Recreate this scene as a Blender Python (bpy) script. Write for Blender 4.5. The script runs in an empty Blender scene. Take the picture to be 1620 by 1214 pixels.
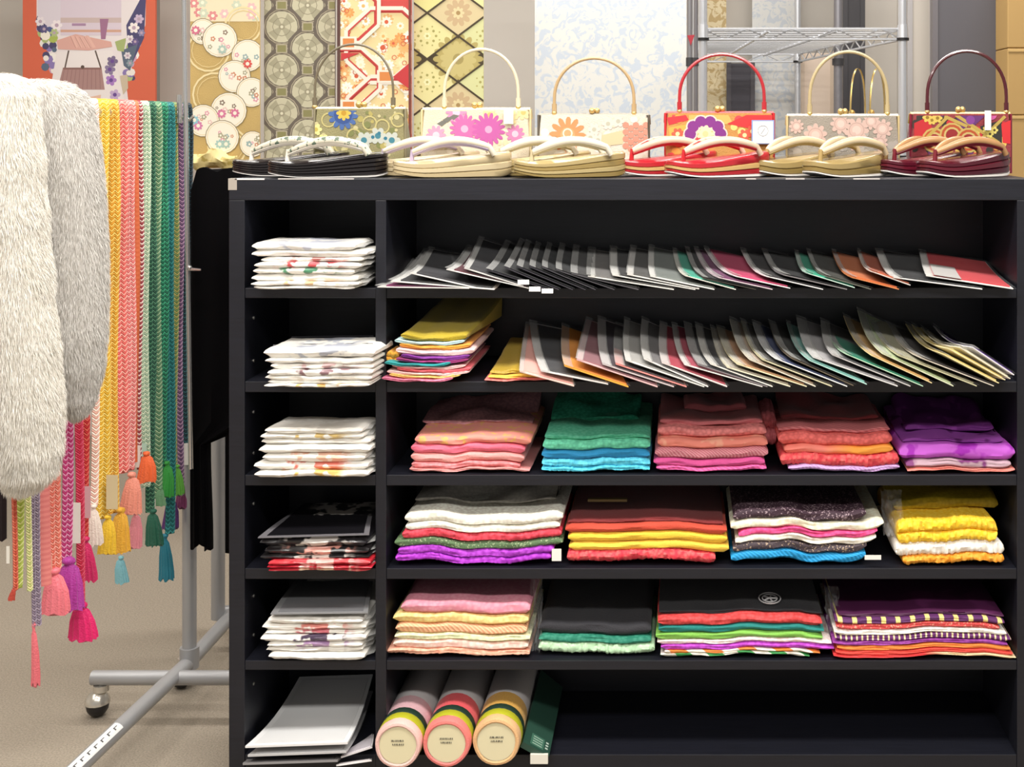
import bpy, math, random
from math import sin, cos, pi, radians, sqrt
from mathutils import Vector, noise

# ------------------------------------------------------------------ camera, light, exposure
F = 1934.0; VX, VY = 1080.0, 200.0; D = 2.4
CX, CZ = 0.891, 1.3027
sc = bpy.context.scene
C = sc.collection
cam_d = bpy.data.cameras.new('camera'); cam = bpy.data.objects.new('camera', cam_d); C.objects.link(cam)
cam.location = (CX, -D, CZ); cam.rotation_euler = (pi/2, 0, 0)
cam_d.sensor_fit = 'HORIZONTAL'; cam_d.sensor_width = 36; cam_d.lens = F/1620*36
cam_d.shift_x = (810-VX)/1620; cam_d.shift_y = (VY-607)/1620
cam_d.clip_start = 0.02
sc.camera = cam
w = bpy.data.worlds.new('world'); sc.world = w; w.use_nodes = True
w.node_tree.nodes['Background'].inputs[0].default_value = (1, .985, .96, 1)
w.node_tree.nodes['Background'].inputs[1].default_value = 0.30
def area(loc, sx, sy, power, col=(1, .97, .92)):
    l = bpy.data.lights.new('ceiling_light', 'AREA'); l.shape = 'RECTANGLE'; l.size = sx; l.size_y = sy
    l.energy = power; l.color = col
    o = bpy.data.objects.new('ceiling_light', l); o.location = loc; C.objects.link(o)
area((0.8, -0.85, 2.66), 3.0, .30, 74)
area((0.8, -2.4, 2.66), 3.0, .30, 66)
area((0.6, 1.2, 2.66), 3.6, .30, 52)
area((-1.6, -0.6, 2.66), .30, 2.4, 25)
vs = sc.view_settings
vs.view_transform = 'Standard'; vs.look = 'None'; vs.gamma = 1; vs.exposure = 0.25; vs.use_curve_mapping = False

# ------------------------------------------------------------------ helpers
def U(px, py, Y):
    Z = Y+D
    return Vector((CX+(px-VX)*Z/F, Y, CZ-(py-VY)*Z/F))
def mpp(Y): return (Y+D)/F            # metres per pixel at depth Y
def lin(h):
    if isinstance(h, tuple): return h
    h = h.lstrip('#'); v = [int(h[i:i+2], 16)/255 for i in (0, 2, 4)]
    return tuple(c/12.92 if c <= .04045 else ((c+.055)/1.055)**2.4 for c in v)
_mats = {}
def mat(col, rough=.7, kind='plain', metal=0.0, col2=None, scale=60, bump=.3, alpha=1.0, coat=0.0):
    key = (col, rough, kind, metal, col2, scale, bump, alpha, coat)
    if key in _mats: return _mats[key]
    m = bpy.data.materials.new(kind+'_material'); m.use_nodes = True
    nt = m.node_tree; N = nt.nodes; L = nt.links; b = N['Principled BSDF']
    c = lin(col)
    b.inputs['Base Color'].default_value = (*c, 1); b.inputs['Roughness'].default_value = rough
    b.inputs['Metallic'].default_value = metal
    if coat: b.inputs['Coat Weight'].default_value = coat; b.inputs['Coat Roughness'].default_value = .08
    tc = N.new('ShaderNodeTexCoord')
    def mixcol(fac, a, bb):
        mx = N.new('ShaderNodeMix'); mx.data_type = 'RGBA'
        L.new(fac, mx.inputs[0]); mx.inputs[6].default_value = (*a, 1); mx.inputs[7].default_value = (*bb, 1)
        L.new(mx.outputs[2], b.inputs['Base Color']); return mx
    def addbump(h, s, dist=.004):
        bp = N.new('ShaderNodeBump'); bp.inputs['Strength'].default_value = s; bp.inputs['Distance'].default_value = dist
        L.new(h, bp.inputs['Height']); L.new(bp.outputs[0], b.inputs['Normal'])
    def nz(s, det=3.0, rough_=.55):
        n = N.new('ShaderNodeTexNoise'); n.inputs['Scale'].default_value = s; n.inputs['Detail'].default_value = det
        n.inputs['Roughness'].default_value = rough_
        L.new(tc.outputs['Object'], n.inputs['Vector']); return n
    def ramp(sock, a, bb):
        r = N.new('ShaderNodeMapRange'); r.inputs['From Min'].default_value = a; r.inputs['From Max'].default_value = bb
        L.new(sock, r.inputs['Value']); return r.outputs[0]
    if kind == 'cloth':
        n = nz(scale*6, 2); n2 = nz(14, 2)
        mixcol(ramp(n2.outputs[0], .3, .7), tuple(x*.92 for x in c), tuple(min(1, x*1.06) for x in c))
        addbump(n.outputs[0], bump)
        b.inputs['Sheen Weight'].default_value = .15
    elif kind == 'shibori':
        v = N.new('ShaderNodeTexVoronoi'); v.inputs['Scale'].default_value = scale*2.2
        L.new(tc.outputs['Object'], v.inputs['Vector'])
        c2 = lin(col2) if col2 else tuple(min(1, x*1.35+.03) for x in c)
        mixcol(ramp(v.outputs[0], .25, .75), c2, c)
        addbump(v.outputs[0], -.9, .006)
    elif kind == 'weave':
        wv = N.new('ShaderNodeTexWave'); wv.bands_direction = 'DIAGONAL'; wv.inputs['Scale'].default_value = scale
        wv.inputs['Distortion'].default_value = 1.5
        L.new(tc.outputs['Object'], wv.inputs['Vector'])
        c2 = lin(col2) if col2 else tuple(min(1, x*1.25+.02) for x in c)
        mixcol(ramp(wv.outputs[1], .2, .8), c, c2); addbump(wv.outputs[1], .3, .003)
    elif kind == 'print':          # blotchy flowers of a second colour
        n = nz(scale, 2); c2 = lin(col2) if col2 else c
        mixcol(ramp(n.outputs[0], .56, .62), c, c2)
    elif kind == 'sprig':          # flowers printed on the middle of a packet
        n = nz(scale, 2); c2 = lin(col2) if col2 else c
        sx = N.new('ShaderNodeSeparateXYZ'); L.new(tc.outputs['Object'], sx.inputs[0])
        ab = N.new('ShaderNodeMath'); ab.operation = 'ABSOLUTE'; L.new(sx.outputs[0], ab.inputs[0])
        mk = N.new('ShaderNodeMapRange'); mk.inputs[1].default_value = .075; mk.inputs[2].default_value = .045; L.new(ab.outputs[0], mk.inputs[0])
        ml = N.new('ShaderNodeMath'); ml.operation = 'MULTIPLY'; L.new(ramp(n.outputs[0], .48, .54), ml.inputs[0]); L.new(mk.outputs[0], ml.inputs[1])
        mixcol(ml.outputs[0], c, c2)
    elif kind == 'bands':          # gold dashes across the fold
        wv = N.new('ShaderNodeTexWave'); wv.bands_direction = 'X'; wv.inputs['Scale'].default_value = scale
        L.new(tc.outputs['Object'], wv.inputs['Vector'])
        mixcol(ramp(wv.outputs[1], .72, .8), c, lin(col2))
    elif kind == 'stripes':
        wv = N.new('ShaderNodeTexWave'); wv.bands_direction = 'DIAGONAL'; wv.inputs['Scale'].default_value = scale
        L.new(tc.outputs['Object'], wv.inputs['Vector'])
        mixcol(ramp(wv.outputs[1], .45, .55), c, lin(col2))
    elif kind == 'split':          # dyed with a change of colour along its length
        s = N.new('ShaderNodeSeparateXYZ'); L.new(tc.outputs['Object'], s.inputs[0])
        mixcol(ramp(s.outputs[0], scale-bump, scale+bump), c, lin(col2))
    elif kind == 'glitter':
        v = N.new('ShaderNodeTexVoronoi'); v.inputs['Scale'].default_value = 420
        L.new(tc.outputs['Object'], v.inputs['Vector'])
        sp = N.new('ShaderNodeSeparateColor'); L.new(v.outputs['Color'], sp.inputs[0])
        mixcol(ramp(sp.outputs[0], .86, .9), c, lin(col2 or '#a08070')); n = nz(300, 2); addbump(n.outputs[0], .4)
    elif kind == 'wood':
        mp = N.new('ShaderNodeMapping'); mp.inputs['Scale'].default_value = (4, 60, 60); L.new(tc.outputs['Object'], mp.inputs[0])
        n = N.new('ShaderNodeTexNoise'); n.inputs['Scale'].default_value = 3; n.inputs['Detail'].default_value = 6
        L.new(mp.outputs[0], n.inputs['Vector'])
        mixcol(ramp(n.outputs[0], .3, .7), tuple(x*.85 for x in c), tuple(x*1.2 for x in c)); addbump(n.outputs[0], .12, .002)
    elif kind == 'carpet':
        n = nz(260, 4); n2 = nz(2.2, 3)
        mx = mixcol(ramp(n.outputs[0], .25, .75), tuple(x*.68 for x in c), tuple(x*1.3 for x in c))
        addbump(n.outputs[0], .5, .006)
    elif kind == 'fur':
        n = nz(18, 3)
        mixcol(ramp(n.outputs[0], .35, .7), c, lin(col2))
    elif kind == 'film':
        b.inputs['Base Color'].default_value = (*c, 1); b.inputs['Alpha'].default_value = alpha
        b.inputs['Specular IOR Level'].default_value = .8
        n = nz(25, 2); addbump(n.outputs[0], .25, .01)
    elif kind == 'damask':
        n = nz(26, 3); n.inputs['Distortion'].default_value = 1.6
        mixcol(ramp(n.outputs[0], .5, .56), c, lin(col2))
    if kind == 'film': m.blend_method = 'HASHED' if hasattr(m, 'blend_method') else m.blend_method
    if kind == 'velvet': b.inputs['Specular IOR Level'].default_value = .08
    _mats[key] = m
    return m

_loc = {}
class MB:
    def __init__(s): s.v = []; s.f = []; s.m = []
    def add(s, verts, faces, mi=0):
        o = len(s.v); s.v += [tuple(p) for p in verts]; s.f += [tuple(i+o for i in f) for f in faces]; s.m += [mi]*len(faces); return s
    def box(s, a, b, mi=0):
        x0, y0, z0 = a; x1, y1, z1 = b
        return s.add([(x0,y0,z0),(x1,y0,z0),(x1,y1,z0),(x0,y1,z0),(x0,y0,z1),(x1,y0,z1),(x1,y1,z1),(x0,y1,z1)],
              [(3,2,1,0),(4,5,6,7),(0,1,5,4),(1,2,6,5),(2,3,7,6),(3,0,4,7)], mi)
    def tube(s, pts, r, n=8, mi=0, caps=True):
        pts = [Vector(p) for p in pts]; k = len(pts); rs = r if isinstance(r, (list, tuple)) else [r]*k
        T = [(pts[min(i+1, k-1)]-pts[max(i-1, 0)]).normalized() for i in range(k)]
        a = Vector((0, 0, 1)) if abs(T[0].z) < .9 else Vector((1, 0, 0))
        nrm = (a-T[0]*a.dot(T[0])).normalized(); V = []; Fc = []
        for i in range(k):
            nrm = (nrm-T[i]*nrm.dot(T[i])).normalized(); bn = T[i].cross(nrm)
            for j in range(n):
                t = 2*pi*j/n; V.append(pts[i]+(nrm*cos(t)+bn*sin(t))*rs[i])
        for i in range(k-1):
            for j in range(n):
                Fc.append((i*n+j, i*n+(j+1) % n, (i+1)*n+(j+1) % n, (i+1)*n+j))
        if caps: Fc += [tuple(range(n-1, -1, -1)), tuple(range((k-1)*n, k*n))]
        return s.add(V, Fc, mi)
    def loft(s, rings, mi=0, caps=True, closed=True):
        n = len(rings[0]); V = [p for r in rings for p in r]; Fc = []
        for i in range(len(rings)-1):
            for j in range(n if closed else n-1):
                Fc.append((i*n+j, i*n+(j+1) % n, (i+1)*n+(j+1) % n, (i+1)*n+j))
        if caps: Fc += [tuple(range(n-1, -1, -1)), tuple(range((len(rings)-1)*n, len(rings)*n))]
        return s.add(V, Fc, mi)
    def ball(s, c, r, mi=0, n=10, k=7, sz=1.0):
        c = Vector(c); rings = []
        for i in range(k):
            t = pi*(i+.02)/(k-1+.04); rr = r*sin(t)
            rings.append([c+Vector((rr*cos(2*pi*j/n), rr*sin(2*pi*j/n), -r*sz*cos(t))) for j in range(n)])
        return s.loft(rings, mi)
    def build(s, name, mats, parent=None, smooth=True, label=None, cat=None, group=None, kind=None, origin=None):
        if not isinstance(mats, (list, tuple)): mats = [mats]
        if parent is not None: L = _loc[parent.name]
        else:
            if origin is None:
                xs, ys, zs = zip(*s.v); origin = ((min(xs)+max(xs))/2, (min(ys)+max(ys))/2, min(zs))
            L = Vector(origin)
        me = bpy.data.meshes.new(name)
        me.from_pydata([(x-L[0], y-L[1], z-L[2]) for x, y, z in s.v], [], s.f)
        for m in mats: me.materials.append(m)
        me.polygons.foreach_set('material_index', s.m)
        if smooth: me.polygons.foreach_set('use_smooth', [True]*len(s.f))
        me.update()
        if smooth:
            try: me.set_sharp_from_angle(angle=radians(42))
            except Exception: pass
        o = bpy.data.objects.new(name, me); C.objects.link(o)
        if parent is not None: o.parent = parent
        else: o.location = L
        _loc[o.name] = Vector(L)
        tag(o, label, cat, group, kind); return o
def tag(o, label=None, cat=None, group=None, kind=None):
    if label: o['label'] = label
    if cat: o['category'] = cat
    if group: o['group'] = group
    if kind: o['kind'] = kind
    return o
def thing(name, loc, label, cat, group=None):
    o = bpy.data.objects.new(name, None); o.empty_display_size = .05; C.objects.link(o); o.location = loc
    _loc[o.name] = Vector(loc); return tag(o, label, cat, group)
ORD = ['topmost', 'second', 'third', 'fourth', 'fifth', 'sixth', 'seventh', 'eighth', 'ninth', 'tenth', 'eleventh', 'twelfth', 'thirteenth',
       'fourteenth', 'fifteenth', 'sixteenth', 'seventeenth', 'eighteenth', 'nineteenth', 'twentieth', 'twenty-first', 'twenty-second', 'twenty-third',
       'twenty-fourth', 'twenty-fifth', 'twenty-sixth', 'twenty-seventh', 'twenty-eighth', 'twenty-ninth', 'thirtieth']
def clip(poly, x0, y0, x1, y1):
    def cut(P, ins, it):
        out = []
        for i in range(len(P)):
            a, b = P[i-1], P[i]
            if ins(b):
                if not ins(a): out.append(it(a, b))
                out.append(b)
            elif ins(a): out.append(it(a, b))
        return out
    def ix(x): return lambda a, b: (x, a[1]+(b[1]-a[1])*(x-a[0])/(b[0]-a[0]))
    def iy(y): return lambda a, b: (a[0]+(b[0]-a[0])*(y-a[1])/(b[1]-a[1]), y)
    for ins, it in ((lambda p: p[0] >= x0, ix(x0)), (lambda p: p[0] <= x1, ix(x1)), (lambda p: p[1] >= y0, iy(y0)), (lambda p: p[1] <= y1, iy(y1))):
        if not poly: return []
        poly = cut(poly, ins, it)
    return poly
class Print:
    """flat print on a surface: coloured shapes drawn in 2-D on the front of a cloth or bag"""
    def __init__(s, rect, fn): s.rect = rect; s.fn = fn; s.mb = MB(); s.cols = []; s.n = 0
    def poly(s, pts, col):
        p = clip([tuple(map(float, q)) for q in pts], *s.rect)
        if len(p) < 3: return 0
        if col not in s.cols: s.cols.append(col)
        s.n += 1
        V = [s.fn(x, y, (.0004+.00001*s.n)) for x, y in p]
        nn = Vector((0, 0, 0))
        for i in range(len(V)): nn += Vector(V[i-1]).cross(Vector(V[i]))
        f = tuple(range(len(V)))
        if nn.y > 0: f = f[::-1]
        s.mb.add(V, [f], s.cols.index(col)); return 1
    def back(s): s.n -= 1
    def disc(s, x, y, r, col, n=18, ry=None): s.poly([(x+r*cos(2*pi*i/n), y+(ry or r)*sin(2*pi*i/n)) for i in range(n)], col)
    def ring(s, x, y, r, wd, col, n=20, a0=0, a1=2*pi):
        for i in range(n):
            a, b = a0+(a1-a0)*i/n, a0+(a1-a0)*(i+1)/n
            s.poly([(x+r*cos(a), y+r*sin(a)), (x+r*cos(b), y+r*sin(b)), (x+(r-wd)*cos(b), y+(r-wd)*sin(b)), (x+(r-wd)*cos(a), y+(r-wd)*sin(a))], col) and s.back()
        s.n += 1
    def line(s, a, b, wd, col):
        dx, dy = b[0]-a[0], b[1]-a[1]; l = sqrt(dx*dx+dy*dy) or 1; ox, oy = -dy/l*wd/2, dx/l*wd/2
        s.poly([(a[0]+ox, a[1]+oy), (b[0]+ox, b[1]+oy), (b[0]-ox, b[1]-oy), (a[0]-ox, a[1]-oy)], col)
    def flower(s, x, y, r, col, core, petals=8, rot=0.0, inner=.35, deep=.35):
        pts = []; n = petals*6
        for i in range(n):
            a = 2*pi*i/n+rot; rr = r*(1-deep*abs(sin(petals*(a-rot)/2))**3 if deep > 0 else 1)
            pts.append((x+rr*cos(a), y+rr*sin(a)))
        for k in range(petals):      # petal by petal, so that each piece stays convex
            a = 2*pi*k/petals+rot
            q = [(x, y)]+[(x+r*cos(a+t*pi/petals)*(1-deep*abs(t)**2.2), y+r*sin(a+t*pi/petals)*(1-deep*abs(t)**2.2)) for t in (-1, -.6, -.2, .2, .6, 1)]
            s.poly(q, col) and s.back()
        s.n += 1
        if core: s.disc(x, y, r*inner, core, 12)
    def build(s, name, parent, rough=.6):
        if s.mb.f: return s.mb.build(name, [mat(c, rough) for c in s.cols], parent, smooth=False, kind='stuff')

# ------------------------------------------------------------------ the setting
ZT = U(0, 283, 0).z                       # top of the black unit
mb = MB(); mb.box((-4, -4.5, -.05), (5, 3.1, 0)); mb.build('floor', mat('#9a8f80', .95, 'carpet'), kind='structure')
WB = 2.75
MB().box((-4, WB, 0), (5, WB+.1, 2.7)).build('wall_back', mat('#cfc9c1', .8), kind='structure', smooth=False)
MB().box((-4.1, -4.5, 0), (-4, WB, 2.7)).build('wall_left', mat('#e6e1da', .8), kind='structure', smooth=False)
MB().box((-4, -4.5, 2.7), (5, WB, 2.75)).build('ceiling', mat('#f0eeea', .8), kind='structure', smooth=False)
px_x = lambda px, Y: U(px, 0, Y).x

# ------------------------------------------------------------------ black display shelf unit
BLK = mat('#15161f', .45, 'wood')
SH = [(456, 472), (604, 621), (752, 769), (900, 917), (1046, 1061), (1195, 1222)]
UD = .285; XL = 0.0; XR = px_x(1634, 0)
X_l1 = px_x(387, 0); X_d0 = px_x(594, 0); X_d1 = px_x(611, 0); X_r0 = px_x(1609, 0)
def bev(o, wd=.0012):
    m = o.modifiers.new('edge', 'BEVEL'); m.width = wd; m.segments = 2; m.limit_method = 'ANGLE'; return o
unit = thing('display_shelf', ((XL+XR)/2, UD/2, 0), 'wide black wooden open shelf unit holding the folded cloths, bags and sandals', 'shelf')
zt_in = U(0, 317, 0).z
bev(MB().box((XL, 0, zt_in), (XR, UD, ZT)).build('top_board', BLK, unit, False))
bev(MB().box((XL, 0, 0), (X_l1, UD, zt_in)).build('side_panel', BLK, unit, False))
bev(MB().box((X_r0, 0, 0), (XR, UD, zt_in)).build('side_panel', BLK, unit, False))
bev(MB().box((X_d0, 0, 0), (X_d1, UD-.012, zt_in)).build('divider', BLK, unit, False))
MB().box((X_l1, UD-.012, 0), (X_r0, UD, zt_in)).build('back_panel', BLK, unit, False)
for (a, b) in SH:
    z1, z0 = U(0, a, 0).z, U(0, b, 0).z
    if a == 1195: z0 = z1-.03
    bev(MB().box((X_l1, .0015, z0), (X_d0, UD-.012, z1)).build('shelf_board', BLK, unit, False))
    bev(MB().box((X_d1, .0015, z0), (X_r0, UD-.012, z1)).build('shelf_board', BLK, unit, False))
MB().box((X_l1, .02, 0), (X_r0, .038, U(0, 1222, 0).z-.006)).build('plinth', BLK, unit, False)
pin = mat('#b9b7b2', .35, metal=.8)
for y in (503, 571, 652, 717, 797, 943, 1005, 1082):
    z = U(0, y, .05).z
    MB().tube([(X_l1-.001, .05, z), (X_l1+.0015, .05, z)], .0032, 8).build('peg_socket', pin, unit)
c0 = mat('#a39a90', .6)
MB().box((-.001, -.0008, ZT-.022), (.016, .014, ZT+.0006)).build('worn_corner', c0, unit, False)
MB().box((.012, -.0008, ZT-.002), (.07, .003, ZT+.0008)).build('price_strip', mat('#ece6e2', .6), unit, False)
for a, b in ((1180, 1196), (1243, 1273), (1350, 1392), (440, 560)):
    MB().box((px_x(a, 0), -.0008, ZT-.0012), (px_x(b, 0), .003, ZT+.0008)).build('price_strip', mat('#cfc8c4', .6), unit, False)
SZ = lambda i: U(0, SH[i][0], 0).z        # shelf surface heights

# ------------------------------------------------------------------ cloth
def cloth_mesh(x0, x1, z0, z1, yf, dep, seed=0, rise=0., lump=0., lobes=1, sharp=.0, wave=.0022, endr=1.0, droop=0., shift=0., nx=30, sagb=None, yaw=0., tuft=0.):
    """a folded cloth: rounded fold in front, flat back; returns MB"""
    rnd = random.Random(seed); t = z1-z0; W = x1-x0
    if tuft: nx = 84
    prof = []                              # (dy from front, z fraction, top?)
    rr = min(t/2/lobes, .012)
    ND = 7
    for i in range(ND): prof.append((dep-(dep-rr)*i/(ND-1), 0.0))
    for l in range(lobes):
        a0 = l/lobes; h = 1/lobes
        for i in range(1, 8):
            a = -pi/2+pi*i/8
            ex = cos(a) if not sharp else (1-abs(sin(a))**(1+(1-sharp)))
            prof.append((rr*(1-ex*1.0)+(.0 if lobes == 1 else 0), a0+h*(.5+.5*sin(a))))
        if l < lobes-1: prof.append((rr*.8, a0+h))
    for i in range(ND): prof.append((rr+(dep-rr)*i/(ND-1), 1.0))
    ph = rnd.random()*6; ph2 = rnd.random()*6; k1 = rnd.uniform(4, 8)
    mb = MB(); rings = []
    for i in range(nx+1):
        u = i/nx; e = min(u, 1-u)*W/.012
        sh = 1.0 if e >= 1 else sqrt(max(0, 1-(1-e)**2))
        sh = .35+.65*sh
        x = x0+W*u; ring = []
        wv = wave*sin(k1*u+ph)+wave*.5*sin(2.7*k1*u+ph2)
        jit = rnd.uniform(-.5, .5)*.002
        for (dy, fz) in prof:
            zc = z0+t*(.5+(fz-.5)*sh)
            q = max(0., dy/dep)
            z = zc+wv*(1 if z0 > -9 else 0)
            nsv = noise.noise(Vector((x*16, dy*16, seed*3.7)))
            z += fz*(rise*q**1.3+lump*nsv*min(1, q*3+.15))
            if droop: z -= droop*max(0, 1-dy/.05)
            z += noise.noise(Vector((x*55, dy*55, seed*1.3)))*.0012*fz
            xx = x+shift*q+(noise.noise(Vector((z*60, dy*20, seed*2.1+i//(nx+1)))))*.002*(1 if e < 2 else 0)
            yy = yf+dy+(jit if dy < .03 else 0)+noise.noise(Vector((x*20, fz*3, seed*.7)))*.004*(1-q)+yaw*(u-.5)*W
            if tuft and q < .6:
                b_ = abs(noise.noise(Vector((x*130, fz*t*130+dy*130, seed*9.1))))
                yy -= tuft*b_*(1-q); z += tuft*b_*(fz-.35)*1.2
            ring.append((xx, yy, z))
        rings.append(ring)
    mb.loft(rings); return mb

def stack(name, sheets, where, group, yf, shelf_i, dep=.25, seed=1, wave=.0022, cat='cloth', noun='folded cloth', wave_common=True, zfloor=None):
    """sheets top to bottom: (px x0, px x1, py top, py bottom, material, colour words, options)"""
    z_shelf = SZ(shelf_i)+.0006 if zfloor is None else zfloor
    n = len(sheets); objs = []
    prev = None
    for i in range(n-1, -1, -1):
        x0, x1, a, b, m, words, opt = sheets[i]
        opt = dict(opt)
        y = yf+opt.pop('dy', 0); dd = opt.pop('dep', dep)
        A, B = U(x0, a, y), U(x1, b, y)
        z0 = B.z if prev is None else prev
        if prev is None and wave >= 0: z0 = max(z_shelf+wave*1.6+.0015, B.z) if B.z > z_shelf-.03 else B.z
        th = opt.pop('th', None)
        z1 = max(z0+.006, A.z) if th is None else z0+th
        lab = opt.pop('label', None); tagc = opt.pop('tag', None)
        mbm = cloth_mesh(A.x, B.x, z0, z1-.0006, y, dd, seed=seed if wave_common else seed+i, wave=wave, **opt)
        if lab is None:
            lab = '%s %s, %s' % (words, noun, ('topmost in the ' if i == 0 else 'bottom of the ' if i == n-1 else ORD[i]+' from top in the ')+where)
        o = mbm.build(name, m, None, label=lab, cat=cat, group=group)
        if tagc:
            tx0, ty0, tx1, ty1 = tagc
            p, q = U(tx0, ty0, y-.012), U(tx1, ty1, y-.012)
            MB().box((p.x, p.y, q.z), (q.x, p.y+.0015, p.z)).build('paper_tag', mat('#f2efe8', .6), o, False)
        objs.append(o); prev = z1
    return objs

cl = lambda c, r=.75: mat(c, r, 'cloth', bump=.25)
shb = lambda c, c2=None: mat(c, .75, 'shibori', col2=c2)
GR3 = 'folded cloths on the third shelf'; GR4 = 'folded cloths on the fourth shelf'; GR5 = 'folded cloths on the fifth shelf'; GR2 = 'folded cloths on the second shelf'
fc = 'folded_cloth'
# third shelf
stack(fc, [
  (668, 842, 664, 690, mat('#b98288', .8, 'shibori'), 'dusty pink', dict(rise=.018, lump=.018, dy=.10, dep=.17)),
  (656, 840, 690, 703, mat('#f39a8b', .7, 'print', col2='#f0b56c', scale=70), 'salmon and gold', dict(rise=.006)),
  (650, 830, 703, 717, cl('#f4728c'), 'hot pink', {}),
  (650, 829, 717, 731, cl('#f8a9a4'), 'light pink', dict(lobes=1)),
  (651, 822, 731, 743, shb('#ef8387'), 'coral pink', {}),
  (648, 838, 743, 751, cl('#f3a29f'), 'pale salmon', {})], 'pink stack by the divider', GR3, .01, 2, seed=11)
stack(fc, [
  (872, 1012, 640, 668, shb('#1c8a68', '#3aa883'), 'crumpled dark green', dict(rise=.02, lump=.03, dy=.12, dep=.13, th=.012)),
  (862, 1028, 666, 697, mat('#47a684', .8, 'shibori', col2='#5fb896'), 'sea green', dict(rise=.008, lump=.012, dy=.012, dep=.23, th=.009)),
  (858, 1028, 697, 712, shb('#5fc4a0'), 'mint green', {}),
  (857, 1028, 712, 726, cl('#1787bd'), 'bright blue', {}),
  (858, 1029, 726, 738, shb('#55c3df'), 'light blue', dict(tuft=.003)),
  (857, 1028, 738, 751, shb('#4fc6e4'), 'sky blue', dict(tuft=.003))], 'green and blue stack', GR3, .01, 2, seed=12)
stack(fc, [
  (1082, 1180, 634, 652, cl('#b0575c'), 'rolled dusty red', dict(rise=.0, lump=.012, dy=.12, dep=.12, th=.016)),
  (1044, 1206, 652, 678, cl('#bd6468'), 'brick pink', dict(rise=.008, lump=.012, dy=.05, dep=.19, th=.009)),
  (1040, 1212, 678, 695, shb('#c9716f'), 'dusty rose', dict(lump=.008, dy=.02, dep=.23)),
  (1040, 1214, 695, 709, mat('#f08c7c', .7, 'print', col2='#f5a991', scale=30), 'salmon', {}),
  (1036, 1215, 709, 726, mat('#c86f80', .75, 'weave', col2='#dd98a0', scale=90), 'dotted dusty pink', {}),
  (1034, 1210, 726, 738, cl('#d44d92'), 'magenta', {}),
  (1038, 1212, 738, 749, mat('#dd5a9d', .7, 'weave', scale=60), 'bright magenta', {})], 'rose and magenta stack', GR3, .01, 2, seed=13)
MBx = cloth_mesh(px_x(1200, .1), px_x(1230, .1), SZ(2)+.03, U(0, 652, .1).z, .10, .1, seed=5, lump=.012, lobes=2)
MBx.build('crumpled_cloth', shb('#b85f66'), label='small crumpled rose cloth stuffed between the magenta and lavender stacks', cat='cloth')
stack(fc, [
  (1236, 1390, 640, 662, cl('#9c3d40'), 'crumpled dark red', dict(rise=.012, lump=.02, dy=.09, dep=.16, th=.008)),
  (1232, 1408, 662, 688, mat('#bb6568', .75, 'weave', scale=40), 'brick red', dict(lump=.01, dy=.02, dep=.23, th=.008)),
  (1232, 1412, 688, 705, shb('#e0635f'), 'coral red', dict(lump=.006)),
  (1240, 1412, 705, 719, mat('#f5897a', .7, 'split', col2='#fba845', scale=.0, bump=.03), 'salmon fading to orange', {}),
  (1234, 1422, 719, 737, shb('#e2434f', '#ee6e6a'), 'tufted red', dict(tuft=.006)),
  (1247, 1423, 737, 752, mat('#cfa0dd', .75, 'weave', col2='#d9b4e6', scale=80), 'lavender', {})], 'red, orange and lavender stack', GR3, .01, 2, seed=14)
stack(fc, [
  (1432, 1572, 634, 668, mat('#6d2379', .75, 'print', col2='#8a3a96', scale=22), 'crumpled dark purple', dict(rise=.02, lump=.02, dy=.08, dep=.17, th=.012)),
  (1428, 1588, 668, 704, mat('#8d3f9c', .75, 'print', col2='#5f1668', scale=18), 'purple patterned', dict(lump=.014, dy=.02, dep=.23, th=.007, rise=.012)),
  (1424, 1607, 704, 728, mat('#c45bd0', .7, 'print', col2='#a426b6', scale=25), 'bright violet', dict(lump=.006)),
  (1434, 1600, 728, 741, mat('#b99aa6', .7, 'print', col2='#7a3570', scale=24), 'greyish mauve', {}),
  (1436, 1606, 741, 752, cl('#f5897d'), 'salmon', {})], 'purple stack at right end', GR3, .005, 2, seed=15)
# fourth shelf
stack(fc, [
  (658, 880, 790, 816, mat('#c4beb2', .85, 'shibori', col2='#d8d2c6'), 'crumpled off-white', dict(rise=.03, lump=.022, dy=.08, dep=.17)),
  (640, 890, 814, 829, shb('#e4ddcf'), 'cream', dict(lump=.008)),
  (642, 886, 829, 841, shb('#e9e2d3'), 'ivory', {}),
  (636, 888, 841, 854, shb('#d23a4c'), 'crimson', dict(tuft=.003)),
  (624, 890, 854, 867, mat('#5f7a55', .8, 'glitter', col2='#9fb08a'), 'olive green', {}),
  (630, 876, 867, 879, shb('#a531bd'), 'purple', dict(tuft=.003)),
  (626, 872, 879, 894, shb('#a92cc2'), 'vivid purple', dict(tuft=.003, tag=(873, 869, 888, 888)))], 'cream and purple stack', GR4, .012, 3, seed=21, wave=.004)
stack(fc, [
  (898, 1144, 802, 832, cl('#7d1f20'), 'dark red', dict(rise=.0, lump=.004, dy=.012, th=.006)),
  (894, 1150, 832, 844, cl('#c9462f'), 'brick orange', {}),
  (898, 1150, 844, 859, cl('#f7c93c'), 'golden yellow', {}),
  (900, 1153, 859, 873, cl('#f8ce48'), 'yellow', {}),
  (897, 1132, 873, 893, shb('#e5384a', '#f26868'), 'tufted coral red', dict(tuft=.006))], 'red and yellow stack', GR4, .012, 3, seed=22, wave=.004)
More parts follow.
